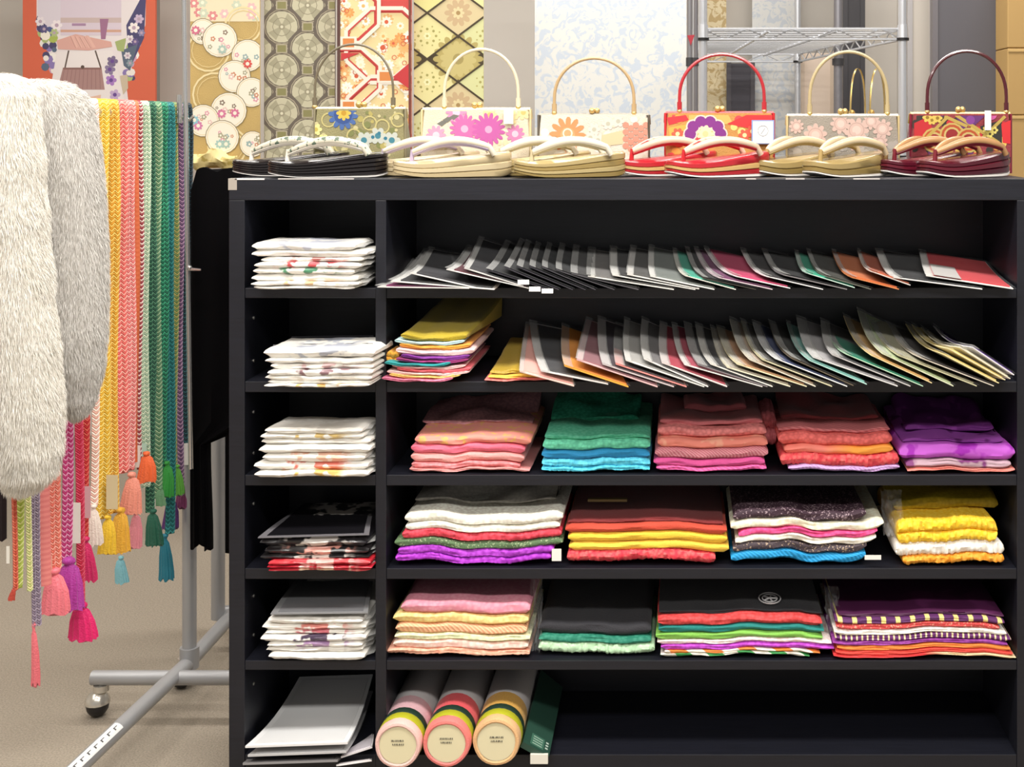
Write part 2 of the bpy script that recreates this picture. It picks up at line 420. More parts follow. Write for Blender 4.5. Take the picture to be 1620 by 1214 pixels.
stack(fc, [
  (1160, 1370, 808, 823, mat('#3c2632', .7, 'glitter', col2='#a08a90'), 'glittering black', {}),
  (1156, 1398, 823, 838, shb('#efe6c8'), 'cream', {}),
  (1168, 1388, 838, 848, shb('#d8417f'), 'pink', {}),
  (1164, 1386, 848, 859, shb('#f0e6d4'), 'ivory', {}),
  (1160, 1372, 859, 873, mat('#4b3f46', .7, 'glitter', col2='#b09a84'), 'glittering dark grey', {}),
  (1156, 1370, 873, 892, mat('#1593cf', .75, 'weave', scale=70), 'turquoise blue', dict(tag=(1368, 879, 1394, 886)))], 'striped stack over turquoise', GR4, .014, 3, seed=23, wave=.0045)
stack(fc, [
  (1414, 1580, 790, 824, mat('#b39a1e', .6, 'shibori', col2='#c5ac2c'), 'mustard yellow', dict(rise=.012, lump=.02, dy=.07, dep=.18)),
  (1420, 1578, 824, 858, shb('#f6c21c', '#fbd345'), 'yellow tufted', dict(lobes=2, tuft=.006)),
  (1416, 1588, 858, 878, shb('#f4ede0', '#fffaf2'), 'white tufted', dict(tuft=.006)),
  (1428, 1588, 878, 897, shb('#f79a1f', '#fbb243'), 'orange tufted', dict(tuft=.006))], 'yellow and orange end stack', GR4, .012, 3, seed=24, wave=.003)
# fifth shelf
stack(fc, [
  (634, 838, 948, 972, mat('#e68fa2', .8, 'shibori', col2='#eea2b2'), 'pink', dict(rise=.0, lump=.006, th=.022)),
  (622, 836, 972, 988, shb('#f5cf86'), 'pale yellow', {}),
  (626, 834, 988, 1004, mat('#f9b48c', .75, 'weave', scale=70), 'peach', {}),
  (624, 838, 1004, 1014, shb('#dce4b4'), 'pale green', {}),
  (622, 836, 1014, 1028, shb('#f9c9bc'), 'pale pink', {}),
  (612, 838, 1028, 1042, shb('#f7ae92', '#fbc2a8'), 'apricot', dict(tuft=.003))], 'pastel stack by the divider', GR5, .012, 4, seed=31, wave=.003)
stack(fc, [
  (852, 1030, 966, 1008, cl('#26252b'), 'charcoal black', dict(rise=.004, lump=.006, dy=.01, th=.022)),
  (852, 1030, 1008, 1018, shb('#17775f'), 'emerald green', {}),
  (852, 1036, 1018, 1034, mat('#b9e0b6', .75, 'shibori', col2='#cdeec8'), 'mint tufted', dict(tuft=.006))], 'black and mint stack', GR5, .02, 4, seed=32, wave=.0018)
st = stack(fc, [
  (1042, 1300, 950, 976, cl('#1b1a20'), 'black', dict(rise=.0, lump=.003, dy=.02, dep=.22, th=.007)),
  (1040, 1300, 976, 989, shb('#c93a3a'), 'red', {}),
  (1042, 1304, 989, 1000, cl('#11807a'), 'teal', {}),
  (1038, 1302, 1000, 1011, cl('#86c552'), 'lime green', {}),
  (1040, 1316, 1011, 1018, shb('#f5d3d0'), 'pale pink', {}),
  (1046, 1320, 1018, 1030, shb('#b53ec0'), 'violet', {}),
  (1052, 1298, 1030, 1037, mat('#f7efe2', .7, 'stripes', col2='#f2883a', scale=9), 'orange and white striped', {}),
  (1046, 1282, 1037, 1044, mat('#efece0', .7, 'stripes', col2='#3f9a52', scale=10), 'green and white striped', {})], 'rainbow stack', GR5, .01, 4, seed=33, wave=.003)
stack(fc, [
  (1326, 1588, 948, 978, mat('#4a1640', .6, 'print', col2='#5b2150', scale=10), 'sheer dark plum', dict(rise=.0, lump=.004, dy=.012, th=.006)),
  (1322, 1590, 978, 986, mat('#5d2760', .7, 'bands', col2='#eeda8a', scale=11), 'purple gold-dotted', {}),
  (1324, 1582, 986, 995, mat('#d84a4a', .7, 'glitter', col2='#f0a08a'), 'red flecked', {}),
  (1320, 1592, 995, 1004, shb('#ebe2d8'), 'silver white', {}),
  (1322, 1600, 1004, 1013, mat('#6a2a6e', .7, 'bands', col2='#f0e0b0', scale=30), 'plum and gold banded', {}),
  (1318, 1594, 1013, 1020, shb('#8b2f8e'), 'purple', {}),
  (1324, 1598, 1020, 1028, cl('#fb8b3a'), 'orange', {}),
  (1322, 1602, 1028, 1037, cl('#ee4a3e'), 'scarlet', {}),
  (1318, 1606, 1037, 1048, mat('#ef4244', .75, 'split', col2='#f8dcae', scale=.02, bump=.02), 'red half turning cream', {})], 'scarlet and plum stack', GR5, .003, 4, seed=34, wave=.0028)
# second shelf, stack by the divider
stack(fc, [
  (634, 738, 529, 539, cl('#b09a1c', .7), 'mustard yellow', dict(rise=.034, lump=.006, dep=.27, shift=.03)),
  (624, 734, 539, 545, cl('#bfe0e4'), 'pale blue', {}),
  (632, 744, 545, 552, cl('#f5a53c'), 'orange', {}),
  (626, 750, 552, 562, cl('#fbd3d3'), 'blush pink', {}),
  (634, 742, 562, 571, mat('#7d2593', .6, 'cloth'), 'purple', {}),
  (626, 740, 571, 577, cl('#a03078'), 'plum', {}),
  (608, 712, 577, 583, cl('#199a9c'), 'teal', dict(dy=-.004)),
  (620, 736, 583, 588, cl('#f9c4c0'), 'pale pink', {}),
  (628, 744, 588, 595, cl('#ee6a74'), 'coral', {}),
  (612, 742, 595, 602, cl('#f9cfcc'), 'rose white', {}),
  (616, 728, 602, 608, cl('#f8d67a'), 'pale yellow', {}),
  (604, 716, 608, 616, mat('#c76b8a', .7, 'shibori'), 'mauve', dict(dy=-.004))], 'tall stack by the divider', GR2, -.02, 1, seed=41, wave=.0022)
MBx = cloth_mesh(px_x(611, 0), px_x(631, 0), U(0, 576, 0).z, U(0, 556, 0).z, .0, .06, seed=3, lobes=2, nx=12)
MBx.build('folded_cloth', cl('#f0ab3a'), label='small orange cloth end squeezed against the divider on second shelf', cat='cloth')
stack(fc, [
  (776, 836, 560, 594, mat('#b5962a', .5, 'cloth'), 'ochre yellow', dict(rise=.03, dep=.2, dy=.01, shift=.01, th=.008)),
  (772, 872, 594, 604, mat('#f7c24a', .6, 'cloth'), 'yellow', {}),
  (766, 868, 604, 616, mat('#f2837c', .6, 'cloth'), 'coral pink', {})], 'low stack of three', GR2, -.012, 1, seed=42, wave=.0012)

# ------------------------------------------------------------------ sheet pouches (clear packs)
FILM = mat('#f4f6f8', .10, 'film', alpha=.05)
SEAL = mat('#e8e8e6', .25, 'film', alpha=.30)
WHITE = mat('#f1eee8', .55)
def quad_sheet(fl, fr, bl, br, t, u0, u1, v0, v1, off, bow=0., nu=5, nv=6, curl=0.):
    n = (fr-fl).cross(bl-fl).normalized()
    if n.z < 0: n = -n
    top, bot = [], []
    for j in range(nv+1):
        v = v0+(v1-v0)*j/nv
        for i in range(nu+1):
            u = u0+(u1-u0)*i/nu
            p = (fl*(1-u)+fr*u)*(1-v)+(bl*(1-u)+br*u)*v
            p = p+n*(off+bow*sin(pi*min(1, max(0, v)))+curl*sin(pi*min(1, max(0, u))))
            top.append(p+n*t); bot.append(p)
    W = nu+1; k = len(top); Fc = []
    for j in range(nv):
        for i in range(nu):
            a = j*W+i; Fc.append((a, a+1, a+W+1, a+W)); Fc.append((k+a, k+a+W, k+a+W+1, k+a+1))
    for i in range(nu): Fc += [(i+1, i, k+i, k+i+1), (nv*W+i, nv*W+i+1, k+nv*W+i+1, k+nv*W+i)]
    for j in range(nv): Fc += [(j*W, (j+1)*W, k+(j+1)*W, k+j*W), ((j+1)*W+nu, j*W+nu, k+j*W+nu, k+(j+1)*W+nu)]
    return MB().add(top+bot, Fc)
def pouch(FL, FR, BL, col, lab, group, yf, yb, card='#ece9e4', name='cloth_pouch', film=True, tagpx=None, inset=.085, BR=None, bow=-.012):
    fl, fr, bl = U(*FL, yf), U(*FR, yf), U(*BL, yb)
    zs = SZ(0 if FL[1] < 480 else 1)+.0015
    fl.z = max(fl.z, zs); fr.z = max(fr.z, zs); fr.x = min(fr.x, X_r0-.004)
    br = U(*BR, yb) if BR else bl+(fr-fl)*.96
    br.z = max(br.z, zs+.006); br.x = min(br.x, X_r0-.004)
    base = (fl+fr+bl+br)/4; base.z = min(p.z for p in (fl, fr, bl, br))
    t = thing(name, base, lab, 'pouch', group)
    quad_sheet(fl, fr, bl, br, .0018, 0, 1, 0, 1, 0, bow).build('backing_card', mat(card, .5), t)
    quad_sheet(fl, fr, bl, br, .0028, inset, .97, .03, .96, .002, bow).build('cloth', mat(col, .7), t)
    if film:
        quad_sheet(fl, fr, bl, br, .0003, inset+.005, 1.015, -.015, 1.01, .0052, bow).build('film', FILM, t)
        quad_sheet(fl, fr, bl, br, .0006, -.02, inset+.005, -.015, 1.02, .0050, bow).build('seal_strip', SEAL, t)
    if tagpx:
        p = U(*tagpx, yf-.008); MB().box((p.x-.011, p.y, p.z-.004), (p.x+.011, p.y+.001, p.z+.005)).build('paper_tag', mat('#ffffff', .5), t, False)
    return t
K = '#0d0c0f'
row1 = [  # FL, FR, BL, colour, words, card, tag
 ((597,455),(742,457),(655,412),'#7a2058','plum lined','#f1efec',None),
 ((618,446),(782,459),(672,398),K,'black','#f4f2ee',None),
 ((649,433),(752,456),(679,394),'#26242a','charcoal','#f2f0ec',None),
 ((706,427),(836,457),(740,392),'#5a2430','dark wine','#f2f0ee',None),
 ((734,425),(828,454),(758,378),'#232127','dark grey','#dcdad8',None),
 ((770,428),(868,459),(800,384),K,'black','#34323a',(828,447)),
 ((798,424),(884,460),(822,381),K,'black','#3c3a42',None),
 ((818,423),(906,461),(832,383),K,'black','#3a3840',(866,461)),
 ((838,423),(926,462),(848,386),K,'black','#3a3840',None),
 ((858,424),(942,463),(866,387),K,'black','#45434a',(846,458)),
 ((880,428),(972,463),(886,388),K,'black','#4a484e',None),
 ((904,434),(1010,463),(908,391),'#3a3838','dark grey','#57555a',None),
 ((930,438),(1066,463),(932,395),'#6b6866','grey','#efede8',None),
 ((969,436),(1100,461),(966,393),'#2a2829','black','#f0eeea',None),
 ((992,435),(1106,458),(998,392),'#4c4a48','dark taupe','#eeeae6',None),
 ((1029,438),(1130,459),(1027,391),'#707672','silver grey','#f1f0ec',None),
 ((1084,437),(1164,462),(1064,396),'#46a890','sea green','#eeeae0',None),
 ((1112,441),(1196,459),(1084,394),K,'black','#3d3a34',None),
 ((1136,440),(1222,461),(1098,394),'#6b2f5a','plum','#d9c9d0',None),
 ((1164,438),(1250,457),(1114,393),'#c23a66','crimson pink','#f3eef0',None),
 ((1212,438),(1302,459),(1172,396),'#2b2628','black','#f2f0f0',None),
 ((1240,436),(1340,463),(1206,397),K,'black','#8a8688',None),
 ((1280,434),(1352,456),(1257,399),'#2f9c7e','emerald','#c9e4d8',None),
 ((1306,438),(1378,459),(1276,397),'#3a3a34','dark olive','#6a6a60',None),
 ((1348,440),(1422,459),(1316,398),'#c8703c','copper orange','#d88a58',None),
 ((1384,432),(1440,452),(1356,397),'#b5593a','rust orange','#e2ddd6',None),
 ((1414,440),(1554,461),(1386,397),'#232225','black','#f2f0ee',None),
]
for i, (a, b, c, col, words, card, tg) in enumerate(row1):
    pouch(a, b, c, col, '%s cloth in clear pouch, %s from left in the top shelf fan' % (words, 'first' if i == 0 else ORD[i]), 'pouches fanned on the top shelf', -.045+.0004*i, .235, card, tagpx=tg)
p = pouch((1465,437),(1603,459),(1455,399),'#c22f38','flat clear pouch with red and white cloth, rightmost in the top shelf fan','pouches fanned on the top shelf',-.03,.235,'#f2f0ec',BR=(1568,416),bow=-.004)
q = [U(1465,437,-.03),U(1603,459,-.03),U(1455,399,.235),U(1568,416,.235)]
quad_sheet(*q, .0008, .09, .40, .0, .5, .0050, -.004).build('white_fold', mat('#b9b6b4', .6), p)

row2 = [
 ((822,589),(908,612),(832,514),'#f2b0a4','pale pink','#f3d6ca'),
 ((856,588),(962,609),(838,511),'#1f1d22','black','#e9e6e4'),
 ((893,580),(994,614),(889,516),'#f5a02c','orange','#f8b24a'),
 ((912,570),(1040,615),(928,506),'#8f5a62','mauve','#f2c6c6'),
 ((953,577),(1066,616),(946,504),'#2a1a2a','blackish plum','#d9cfd0'),
 ((974,577),(1086,617),(974,514),'#241f22','black','#ef9a94'),
 ((990,571),(1114,621),(988,506),'#a8a6a2','silver grey','#f6f4f0'),
 ((1019,569),(1120,615),(1015,505),'#6f6c6c','grey','#f4f2ef'),
 ((1047,575),(1150,619),(1044,512),'#b02742','crimson','#efe2e0'),
 ((1083,578),(1206,620),(1063,514),'#a8304a','raspberry','#f8f5f2'),
 ((1104,578),(1214,618),(1082,513),'#26242a','black','#8d8588'),
 ((1124,577),(1222,617),(1100,514),'#1f1e22','black','#f0ede6'),
 ((1150,582),(1250,618),(1124,519),'#a39a90','taupe','#efe8cf'),
 ((1166,577),(1276,619),(1134,518),'#c79872','tan','#f0e6c2'),
 ((1186,570),(1290,618),(1154,505),'#b09a86','beige','#e8e2d2'),
 ((1206,570),(1316,617),(1172,508),'#4a4640','dark brown','#dcd6b4'),
 ((1226,568),(1340,616),(1190,510),'#2e3a66','navy blue','#f4f4f6'),
 ((1252,568),(1350,611),(1216,510),'#2a2622','black','#6a5f50'),
 ((1280,571),(1371,609),(1244,511),'#93cfc6','light aqua','#b9e2da'),
 ((1286,566),(1420,617),(1260,503),'#a9a6a8','silver','#e4e2e2'),
 ((1316,562),(1440,615),(1298,507),'#5a585c','slate grey','#cfcbcb'),
 ((1338,561),(1460,615),(1306,513),'#1f7a62','deep green','#bfe0c4'),
 ((1378,563),(1474,607),(1334,500),'#e6bb7c','peach yellow','#f0d8a4'),
 ((1395,560),(1508,612),(1356,491),'#b9c79c','sage green','#dfe3c6'),
 ((1420,563),(1545,614),(1372,500),'#a8a58a','grey green','#cfcaa8'),
 ((1456,567),(1572,612),(1402,512),'#2c2526','dark brown','#d8cfc0'),
 ((1489,560),(1580,607),(1432,513),'#f0dc94','pale yellow','#f2e2a8'),
 ((1500,552),(1590,602),(1442,514),'#e9d384','straw yellow','#f5e8b8'),
 ((1518,550),(1598,600),(1456,518),'#d9d2b4','cream','#eee8d4'),
 ((1538,550),(1604,594),(1476,516),'#4a2674','purple','#f0ecf2'),
]
for i, (a, b, c, col, words, card) in enumerate(row2):
    pouch(a, b, c, col, '%s cloth in clear pouch, %s from left in the second shelf fan' % (words, 'first' if i == 0 else ORD[i]), 'pouches fanned on the second shelf', -.062+.0004*i, .225, card, inset=.12 if i % 3 else .07)

# ------------------------------------------------------------------ white packets in the narrow column
def packets(rows, where, group, yf, si, seed, dep=.22, film_right=True):
    z = None
    n = len(rows)
    for i in range(n-1, -1, -1):
        x0, x1, a, b, col, col2, words = rows[i]
        y = yf+.003*((i*7) % 3)
        A, B = U(x0, a, y), U(x1, b, y)
        z0 = B.z if z is None else z
        if z is None: z0 = max(SZ(si)+.004, z0)
        z1 = max(z0+.006, A.z)
        mb = cloth_mesh(A.x, B.x, z0, z1-.0006, y, dep, seed=seed+i, wave=.0009, sharp=.6, shift=.01, nx=22)
        m = mat(col, .35, 'sprig', col2=col2, scale=34, coat=.25)
        lab = '%s, %s' % (words, ('topmost in the ' if i == 0 else 'bottom of the ' if i == n-1 else ORD[i]+' from top in the ')+where)
        o = mb.build('wrapped_packet', m, None, label=lab, cat='packet', group=group)
        if film_right:
            mm = MB(); e = .012
            fl, fr = Vector((B.x-.004, y+.012, z0+.004)), Vector((min(B.x+e, X_d0-.001), y+.03, z0+.003))
            bl, br = fl+Vector((.008, dep*.7, .004)), Vector((min(fr.x+.006, X_d0-.001), y+dep*.75, z0+.008))
            quad_sheet(fl, fr, bl, br, .0004, 0, 1, 0, 1, 0, .002, 3, 4).build('film_flap', SEAL, o)
        z = z1
Wh = '#f6f3ec'
def pk(x0, x1, a, b, c2=None, words='white wrapped packet', col=Wh): return (x0, x1, a, b, col, c2 or '#e4e0d8', words)
packets([pk(397,560,384,396,'#c9ccd8','white packet with pale blue print'), pk(398,580,396,406), pk(412,574,406,415,'#d9a09a','white packet with pink print'),
  pk(402,570,415,424,'#d8545a','white packet with red print'), pk(400,560,424,434,'#4f8a68','white packet with green-red flowers'),
  pk(398,566,434,446), pk(396,566,446,457,'#e0b88a','white packet with gold print'), pk(402,562,457,473)], 'narrow column top shelf stack', 'packets in the narrow column', -.045, 0, 51, dep=.11)
packets([pk(417,592,550,566,'#b8bcc8','white packet with grey print'), pk(420,590,566,575), pk(428,590,575,585,'#e6c4c4','white packet with faint pink print'),
  pk(422,588,585,594,'#8a6a70','white packet with dark line drawing'), pk(420,588,594,602), pk(424,586,602,611), pk(418,584,611,631,'#d8b070','white packet with gold sprigs')],
  'narrow column second shelf stack', 'packets in the narrow column', -.07, 1, 61, dep=.11)
packets([pk(418,572,677,686), pk(412,574,686,695,'#d9bc78','white packet with gold leaves'), pk(414,586,695,705), pk(408,584,705,717), pk(416,578,717,731,'#f0c0a8','white packet with peach flowers'),
  pk(402,582,731,746,'#e88070','white packet with coral edge'), pk(402,582,746,762,'#e8c070','white packet with gold blossoms')], 'narrow column third shelf stack', 'packets in the narrow column', -.03, 2, 71, dep=.09)
packets([pk(412,580,850,866,'#d8d2cc','black packet with white blossom print',col='#1d1b1f'), pk(418,582,866,878,'#e0988a','black packet with red-white print',col='#201c1e'),
  pk(412,584,878,886,'#f4ece4','black packet with silver edge',col='#2a282a'), pk(425,586,886,895,'#f0a8a0','glossy red packet',col='#c92c38'), pk(422,588,895,903,'#f6d0c8','glossy crimson packet',col='#c4283a'),
  pk(426,586,903,911,'#eed0b0','glossy red packet with cream print',col='#cf3040')], 'narrow column fourth shelf stack', 'packets in the narrow column', -.03, 3, 81)
packets([pk(424,574,977,988), pk(414,578,988,997,'#e08a80','white packet with red sprigs'), pk(420,576,997,1006,'#d87884','white packet with pink flowers'), pk(412,578,1006,1015,'#4a3a52','white packet with dark purple print'),
  pk(424,574,1015,1024,'#b890c0','white packet with lilac print'), pk(422,574,1024,1034), pk(424,576,1034,1046)], 'narrow column fifth shelf stack', 'packets in the narrow column', -.012, 4, 91)
# loose clear sleeves on those stacks
def sleeve(FL, FR, BL, BR, yf, yb, col, lab, rough=.3, t=.002, border='#a9a9a9', name='plastic_sleeve', cat='sleeve', bow=-.01):
    fl, fr, bl, br = U(*FL, yf), U(*FR, yf), U(*BL, yb), U(*BR, yb)
    base = (fl+fr+bl+br)/4; base.z = fl.z
    o = thing(name, base, lab, cat)
    quad_sheet(fl, fr, bl, br, t, 0, 1, 0, 1, 0, bow, 6, 8).build('outer_sheet', mat(border, rough), o)
    quad_sheet(fl, fr, bl, br, .0012, .07, .95, .03, .95, t, bow, 6, 8).build('inner_sheet', mat(col, rough), o)
    return o
sleeve((408,852),(584,847),(480,803),(592,803), -.034, .2, '#17161a', 'clear sleeve with black cloth on the black and red packets', border='#77757a', bow=.004)
sleeve((428,973),(582,971),(474,914),(591,914), -.016, .22, '#77777a', 'grey plastic sleeve over the fifth shelf white packets', border='#8e8e90', bow=.004)
sleeve((432,547),(590,545),(462,534),(591,532), -.03, .12, '#2c2b30', 'dark plastic sleeve behind the second shelf white packets', border='#4a494e')
z6 = SZ(5)
sleeve((388,1184),(550,1178),(474,1074),(590,1070), -.03, .235, '#ececec', 'large pale grey paper folder, uppermost on the bottom shelf of narrow column', .45, .004, '#fafafa', 'paper_folder', 'folder', bow=-.015)
sleeve((392,1198),(548,1192),(470,1100),(590,1096), -.03, .235, '#b9b9bb', 'second pale grey paper folder under the uppermost one', .45, .004, '#c9c9ca', 'paper_folder', 'folder', bow=-.015)
sleeve((540,1200),(589,1184),(556,1136),(591,1128), -.02, .2, '#d6cfd6', 'white leaflet wrapped in plastic beside the paper folders', .3, .003, '#e6e2e4', 'leaflet', 'leaflet')
sleeve((384,1211),(534,1206),(440,1140),(588,1136), -.03, .23, '#5c5a5c', 'dark grey folder at the bottom of the folder pile', .35, .004, '#8d8b8c', 'paper_folder', 'folder')
sleeve((532,1213),(588,1205),(552,1170),(591,1164), -.025, .2, '#cfcacc', 'crinkled clear packet at the lower end of the folder pile', .15, .003, '#efecec', 'plastic_packet', 'packet')

# ------------------------------------------------------------------ fabric bolts, green case
def bolt(px, py, r, wrap, rim, lab, yf=-.055, dxb=0., tilt=0):
    c = U(px, py, yf); R = r*mpp(yf); zf = SZ(5)+R+.0015
    c.z = zf; L = .30; ax = Vector((dxb, L, 0)).normalized()
    t = thing('fabric_bolt', (c.x, yf+.1, SZ(5)+.001), lab, 'fabric bolt', 'rolled fabric bolts on the bottom shelf')
    side = Vector((ax.y, -ax.x, 0)); up = Vector((0, 0, 1))
    def lathe(prof, n=28, wob=0., caps=False):
        rings = []
        for s, rad in prof:
            rings.append([c+ax*s+(side*cos(2*pi*j/n)+up*sin(2*pi*j/n))*rad*(1+wob*sin(5*2*pi*j/n+px)) for j in range(n)])
        return MB().loft(rings, caps=caps)
    lathe([(.0, R*.80), (-.002, R*.86), (-.001, R*.95), (.004, R*.99), (.018, R)], wob=.01).build('rolled_edge', mat(rim, .6, 'cloth'), t)
    d = lathe([(.001, R*.01), (.001, R*.80)]).build('end_label', mat('#e6dcb6', .5), t)
    lathe([(.018, R*1.0), (.019, R*1.012), (.040, R*1.012), (.041, R*1.0)]).build('lime_band', mat('#b9b82a', .5), t)
    lathe([(.041, R*1.0), (.042, R*1.014), (.060, R*1.014), (.061, R*1.0)]).build('green_band', mat('#22382c', .5), t)
    lathe([(.061, R*.995), (.112, R*.995)]).build('fabric_wrap', mat(wrap, .55, 'cloth'), t)
    lathe([(.112, R*.99), (.2, R*.99), (L, R*.99), (L+.002, R*.9)]).build('paper_sleeve', mat('#dcd7d7', .35), t)
    lathe([(L+.002, R*.9), (L+.002, R*.01)]).build('end_cap', mat('#c9c4c0', .5), t)
    rnd = random.Random(int(px)); ink = MB()
    for k, (row, wd) in enumerate(((.22, .34), (.02, .28))):
        x = -wd
        while x < wd:
            l = rnd.uniform(.03, .09)
            for (ex, ez) in ((0, 0), (rnd.uniform(-.02, .02), .05)):
                a = c+ax*.0004+(side*(x+ex)+up*(row+ez))*R*.8*-1 if False else c+ax*.0004+side*((x+ex)*R*.8)+up*((row+ez)*R*.8)
                ink.box((a.x, a.y-.0004, a.z-.0004), (a.x+l*R*.7, a.y+.0002, a.z+.0004))
            ink.box((a.x+l*R*.3, a.y-.0004, a.z-.0024), (a.x+l*R*.3+.0005, a.y+.0002, a.z+.0008))
            x += l+.03
    ink.build('label_print', mat('#5a5850', .6), d, False)
bolt(629, 1180, 37, '#dcaeb4', '#f4c6bd', 'pale pink rolled fabric bolt next to the divider')
bolt(706, 1185, 38, '#e5565c', '#f2827c', 'red rolled fabric bolt between the pink and gold ones', yf=-.05)
bolt(785, 1183, 38, '#d3a046', '#e9b984', 'gold rolled fabric bolt beside the dark green case', yf=-.045)
# dark green flat case leaning by the bolts
a0, a1 = U(826, 1214, -.03), U(864, 1200, -.03); b0, b1 = U(852, 1068, .24), U(886, 1066, .24)
zz = SZ(5)+.001
case = thing('flat_case', (a0.x+.02, .1, zz), 'flat dark green cardboard case leaning next to the gold bolt', 'case')
fl, fr, bl, br = Vector((a0.x-.004, -.03, zz+.03)), Vector((a1.x, -.03, zz+.002)), Vector((b0.x, .24, zz+.05)), Vector((b1.x, .24, zz+.012))
quad_sheet(fl, fr, bl, br, .012, 0, 1, 0, 1, 0, 0).build('case_body', mat('#28483c', .45), case)
qm = MB()
quad_sheet(fl, fr, bl, br, .0006, .25, .75, .03, .16, .012, 0).build('label_panel', mat('#3f6a58', .5), case)
for k in range(4):
    quad_sheet(fl, fr, bl, br, .0006, .32, .68, .045+.028*k, .052+.028*k, .0126, 0, 2, 1).build('label_line', mat('#9fb8a8', .5), case)
for k in range(3):
    quad_sheet(fl, fr, bl, br, .0006, .8, .9, .06+.035*k, .075+.035*k, .012, 0, 2, 1).build('label_mark', mat('#b5c6ba', .5), case)
MB().box((fr.x-.03, -.036, zz), (fr.x+.004, -.03, zz+.018)).build('paper_flap', mat('#e9e5d8', .6), case, False)

# ------------------------------------------------------------------ handbags on top of the unit
rnd = random.Random(7)
def bag(x0, x1, yt, Y, dep, body, side, frame, handle, hx0, hx1, hy, lab, draw, handle_r=.0032, clasp='#d8b878', ctaper=.03, tagf=None, hY=None):
    zb = ZT+.0008; A, B = U(x0, yt, Y), U(x1, yt, Y); zt = A.z
    t = thing('handbag', ((A.x+B.x)/2, Y+dep/2, zb), lab, 'handbag', 'handbags on top of the unit')
    rings = []
    H = zt-zb
    for q, dp, ex in ((0, .94, -.004), (.04, 1, 0), (.5, 1, .0015), (.85, .72, -.002), (1, .42, -.004)):
        # rear leans in so that the bag narrows to its frame; the front face stays flat
        x_0, x_1, yy = A.x-ex, B.x+ex, Y+dep*dp
        r = .008; z = zb+H*q
        rings.append([(x_0+r*.3, Y, z), (x_1-r*.3, Y, z), (x_1, Y+r, z), (x_1-r*.2, yy, z), (x_0+r*.2, yy, z), (x_0, Y+r, z)])
    MB().loft(rings).build('body', body, t)
    for xx in (A.x-.0005, B.x+.0005):
        MB().tube([(xx, Y+.006, zb+.002), (xx, Y+.006, zt)], .0028, 6).build('side_piping', side, t)
    sx0, sx1 = A.x, B.x; pxm = 1/mpp(Y)
    P = Print((x0+1.5, yt+3, x1-1.5, 279), lambda x, y, o: (U(x, y, Y).x, Y-o, U(x, y, Y).z))
    draw(P); P.build('print', t)
    fr = MB().tube([(A.x, Y+dep*.2, zt), (B.x, Y+dep*.2, zt)], .0042, 8)
    fr.tube([(A.x, Y+dep*.2, zt), (A.x-.001, Y+dep*.3, zt-.02)], .0035, 6); fr.tube([(B.x, Y+dep*.2, zt), (B.x+.001, Y+dep*.3, zt-.02)], .0035, 6)
    fr.build('frame', frame, t)
    cm = (A.x+B.x)/2; ck = mat(clasp, .3, metal=.7)
    MB().ball((cm-.004, Y+dep*.2-.002, zt+.009), .0068).ball((cm+.006, Y+dep*.2+.004, zt+.009), .0068).build('clasp', ck, t)
    yh = Y+dep*.2; a, b, tp = U(hx0, yt-3, yh), U(hx1, yt-3, yh), U(0, hy, yh).z
    pts = []; zs = zt+.008; rx = (b.x-a.x)/2; cx = (a.x+b.x)/2
    strt = (tp-zs)*.22
    for i in range(25):
        th = pi-pi*i/24
        pts.append((cx+rx*cos(th)*(1-.0), yh, zs+strt+(tp-zs-strt)*abs(sin(th))**.92))
    pts = [(a.x, yh, zs)]+pts+[(b.x, yh, zs)]
    MB().tube(pts, handle_r, 8).build('handle', handle, t)
    for xx in (a.x, b.x):
        MB().tube([(xx, yh, zt), (xx, yh, zs+.016)], .0052, 8).build('handle_mount', handle, t)
        MB().ball((xx, yh, zt+.004), .006).build('handle_ring', ck, t)
    if tagf: tagf(t)
    return t
def sprinkle(P, cols, n, r0, r1, seed):
    r = random.Random(seed); x0, y0, x1, y1 = P.rect
    for i in range(n): P.disc(r.uniform(x0, x1), r.uniform(y0, y1), r.uniform(r0, r1), r.choice(cols), 9)
def d1(P):
    sprinkle(P, ['#a89c5c', '#777a4a', '#bdb486'], 60, 2, 6, 1)
    for (x, y) in ((585,195),(605,200),(520,190),(560,215),(630,190),(540,230)): P.ring(x, y, 12, 2.5, '#b8ad74', 14)
    P.flower(543, 182, 24, '#46639a', '#324c84', 12, .1, .62); P.flower(544, 179, 12, '#c8ae4a', '#b58a2a', 8)
    for x, y in ((598, 215), (576, 222), (620, 222)): P.flower(x, y, 14, '#b9bdb4', '#3d7a8a', 6)
    for x, y in ((590, 217), (600, 211), (610, 219)): P.disc(x, y, 3, '#2c6f86', 8)
    for x, y in ((500, 205), (512, 222)): P.flower(x, y, 10, '#d9cf8a', '#b9a850', 6)
bag(497, 640, 172, .21, .06, mat('#8f8860', .6, 'cloth'), mat('#8a8268', .5), mat('#c0b48a', .3, metal=.6), mat('#6e6450', .4), 498, 622, 70,
    'olive gold handbag with blue flower, thin dark handle, behind the black sandals', d1, .0026)
def d2(P):
    sprinkle(P, ['#dfd5c2', '#d8c9a4', '#d6c0ba'], 40, 3, 8, 2)
    for x, y in ((775, 182), (808, 186), (828, 178)): P.flower(x, y, 12, '#d2c696', '#c8b06a', 7)
    P.flower(722, 178, 17, '#c98aae', '#dcbccc', 12); P.flower(735, 204, 24, '#c064a0', '#d8a4c0', 16, .1, .25); P.flower(773, 205, 27, '#b8589c', '#d09abc', 16, .2, .22)
    P.flower(815, 212, 15, '#c67aa6', '#dab4c6', 10); P.flower(690, 214, 16, '#cb94b0', '#dabfca', 10)
    for k, (x, y) in enumerate(((699, 196), (708, 190), (718, 186))): P.poly([(x-8, y), (x, y-5), (x+9, y-3), (x, y+4)], '#6d6d66')
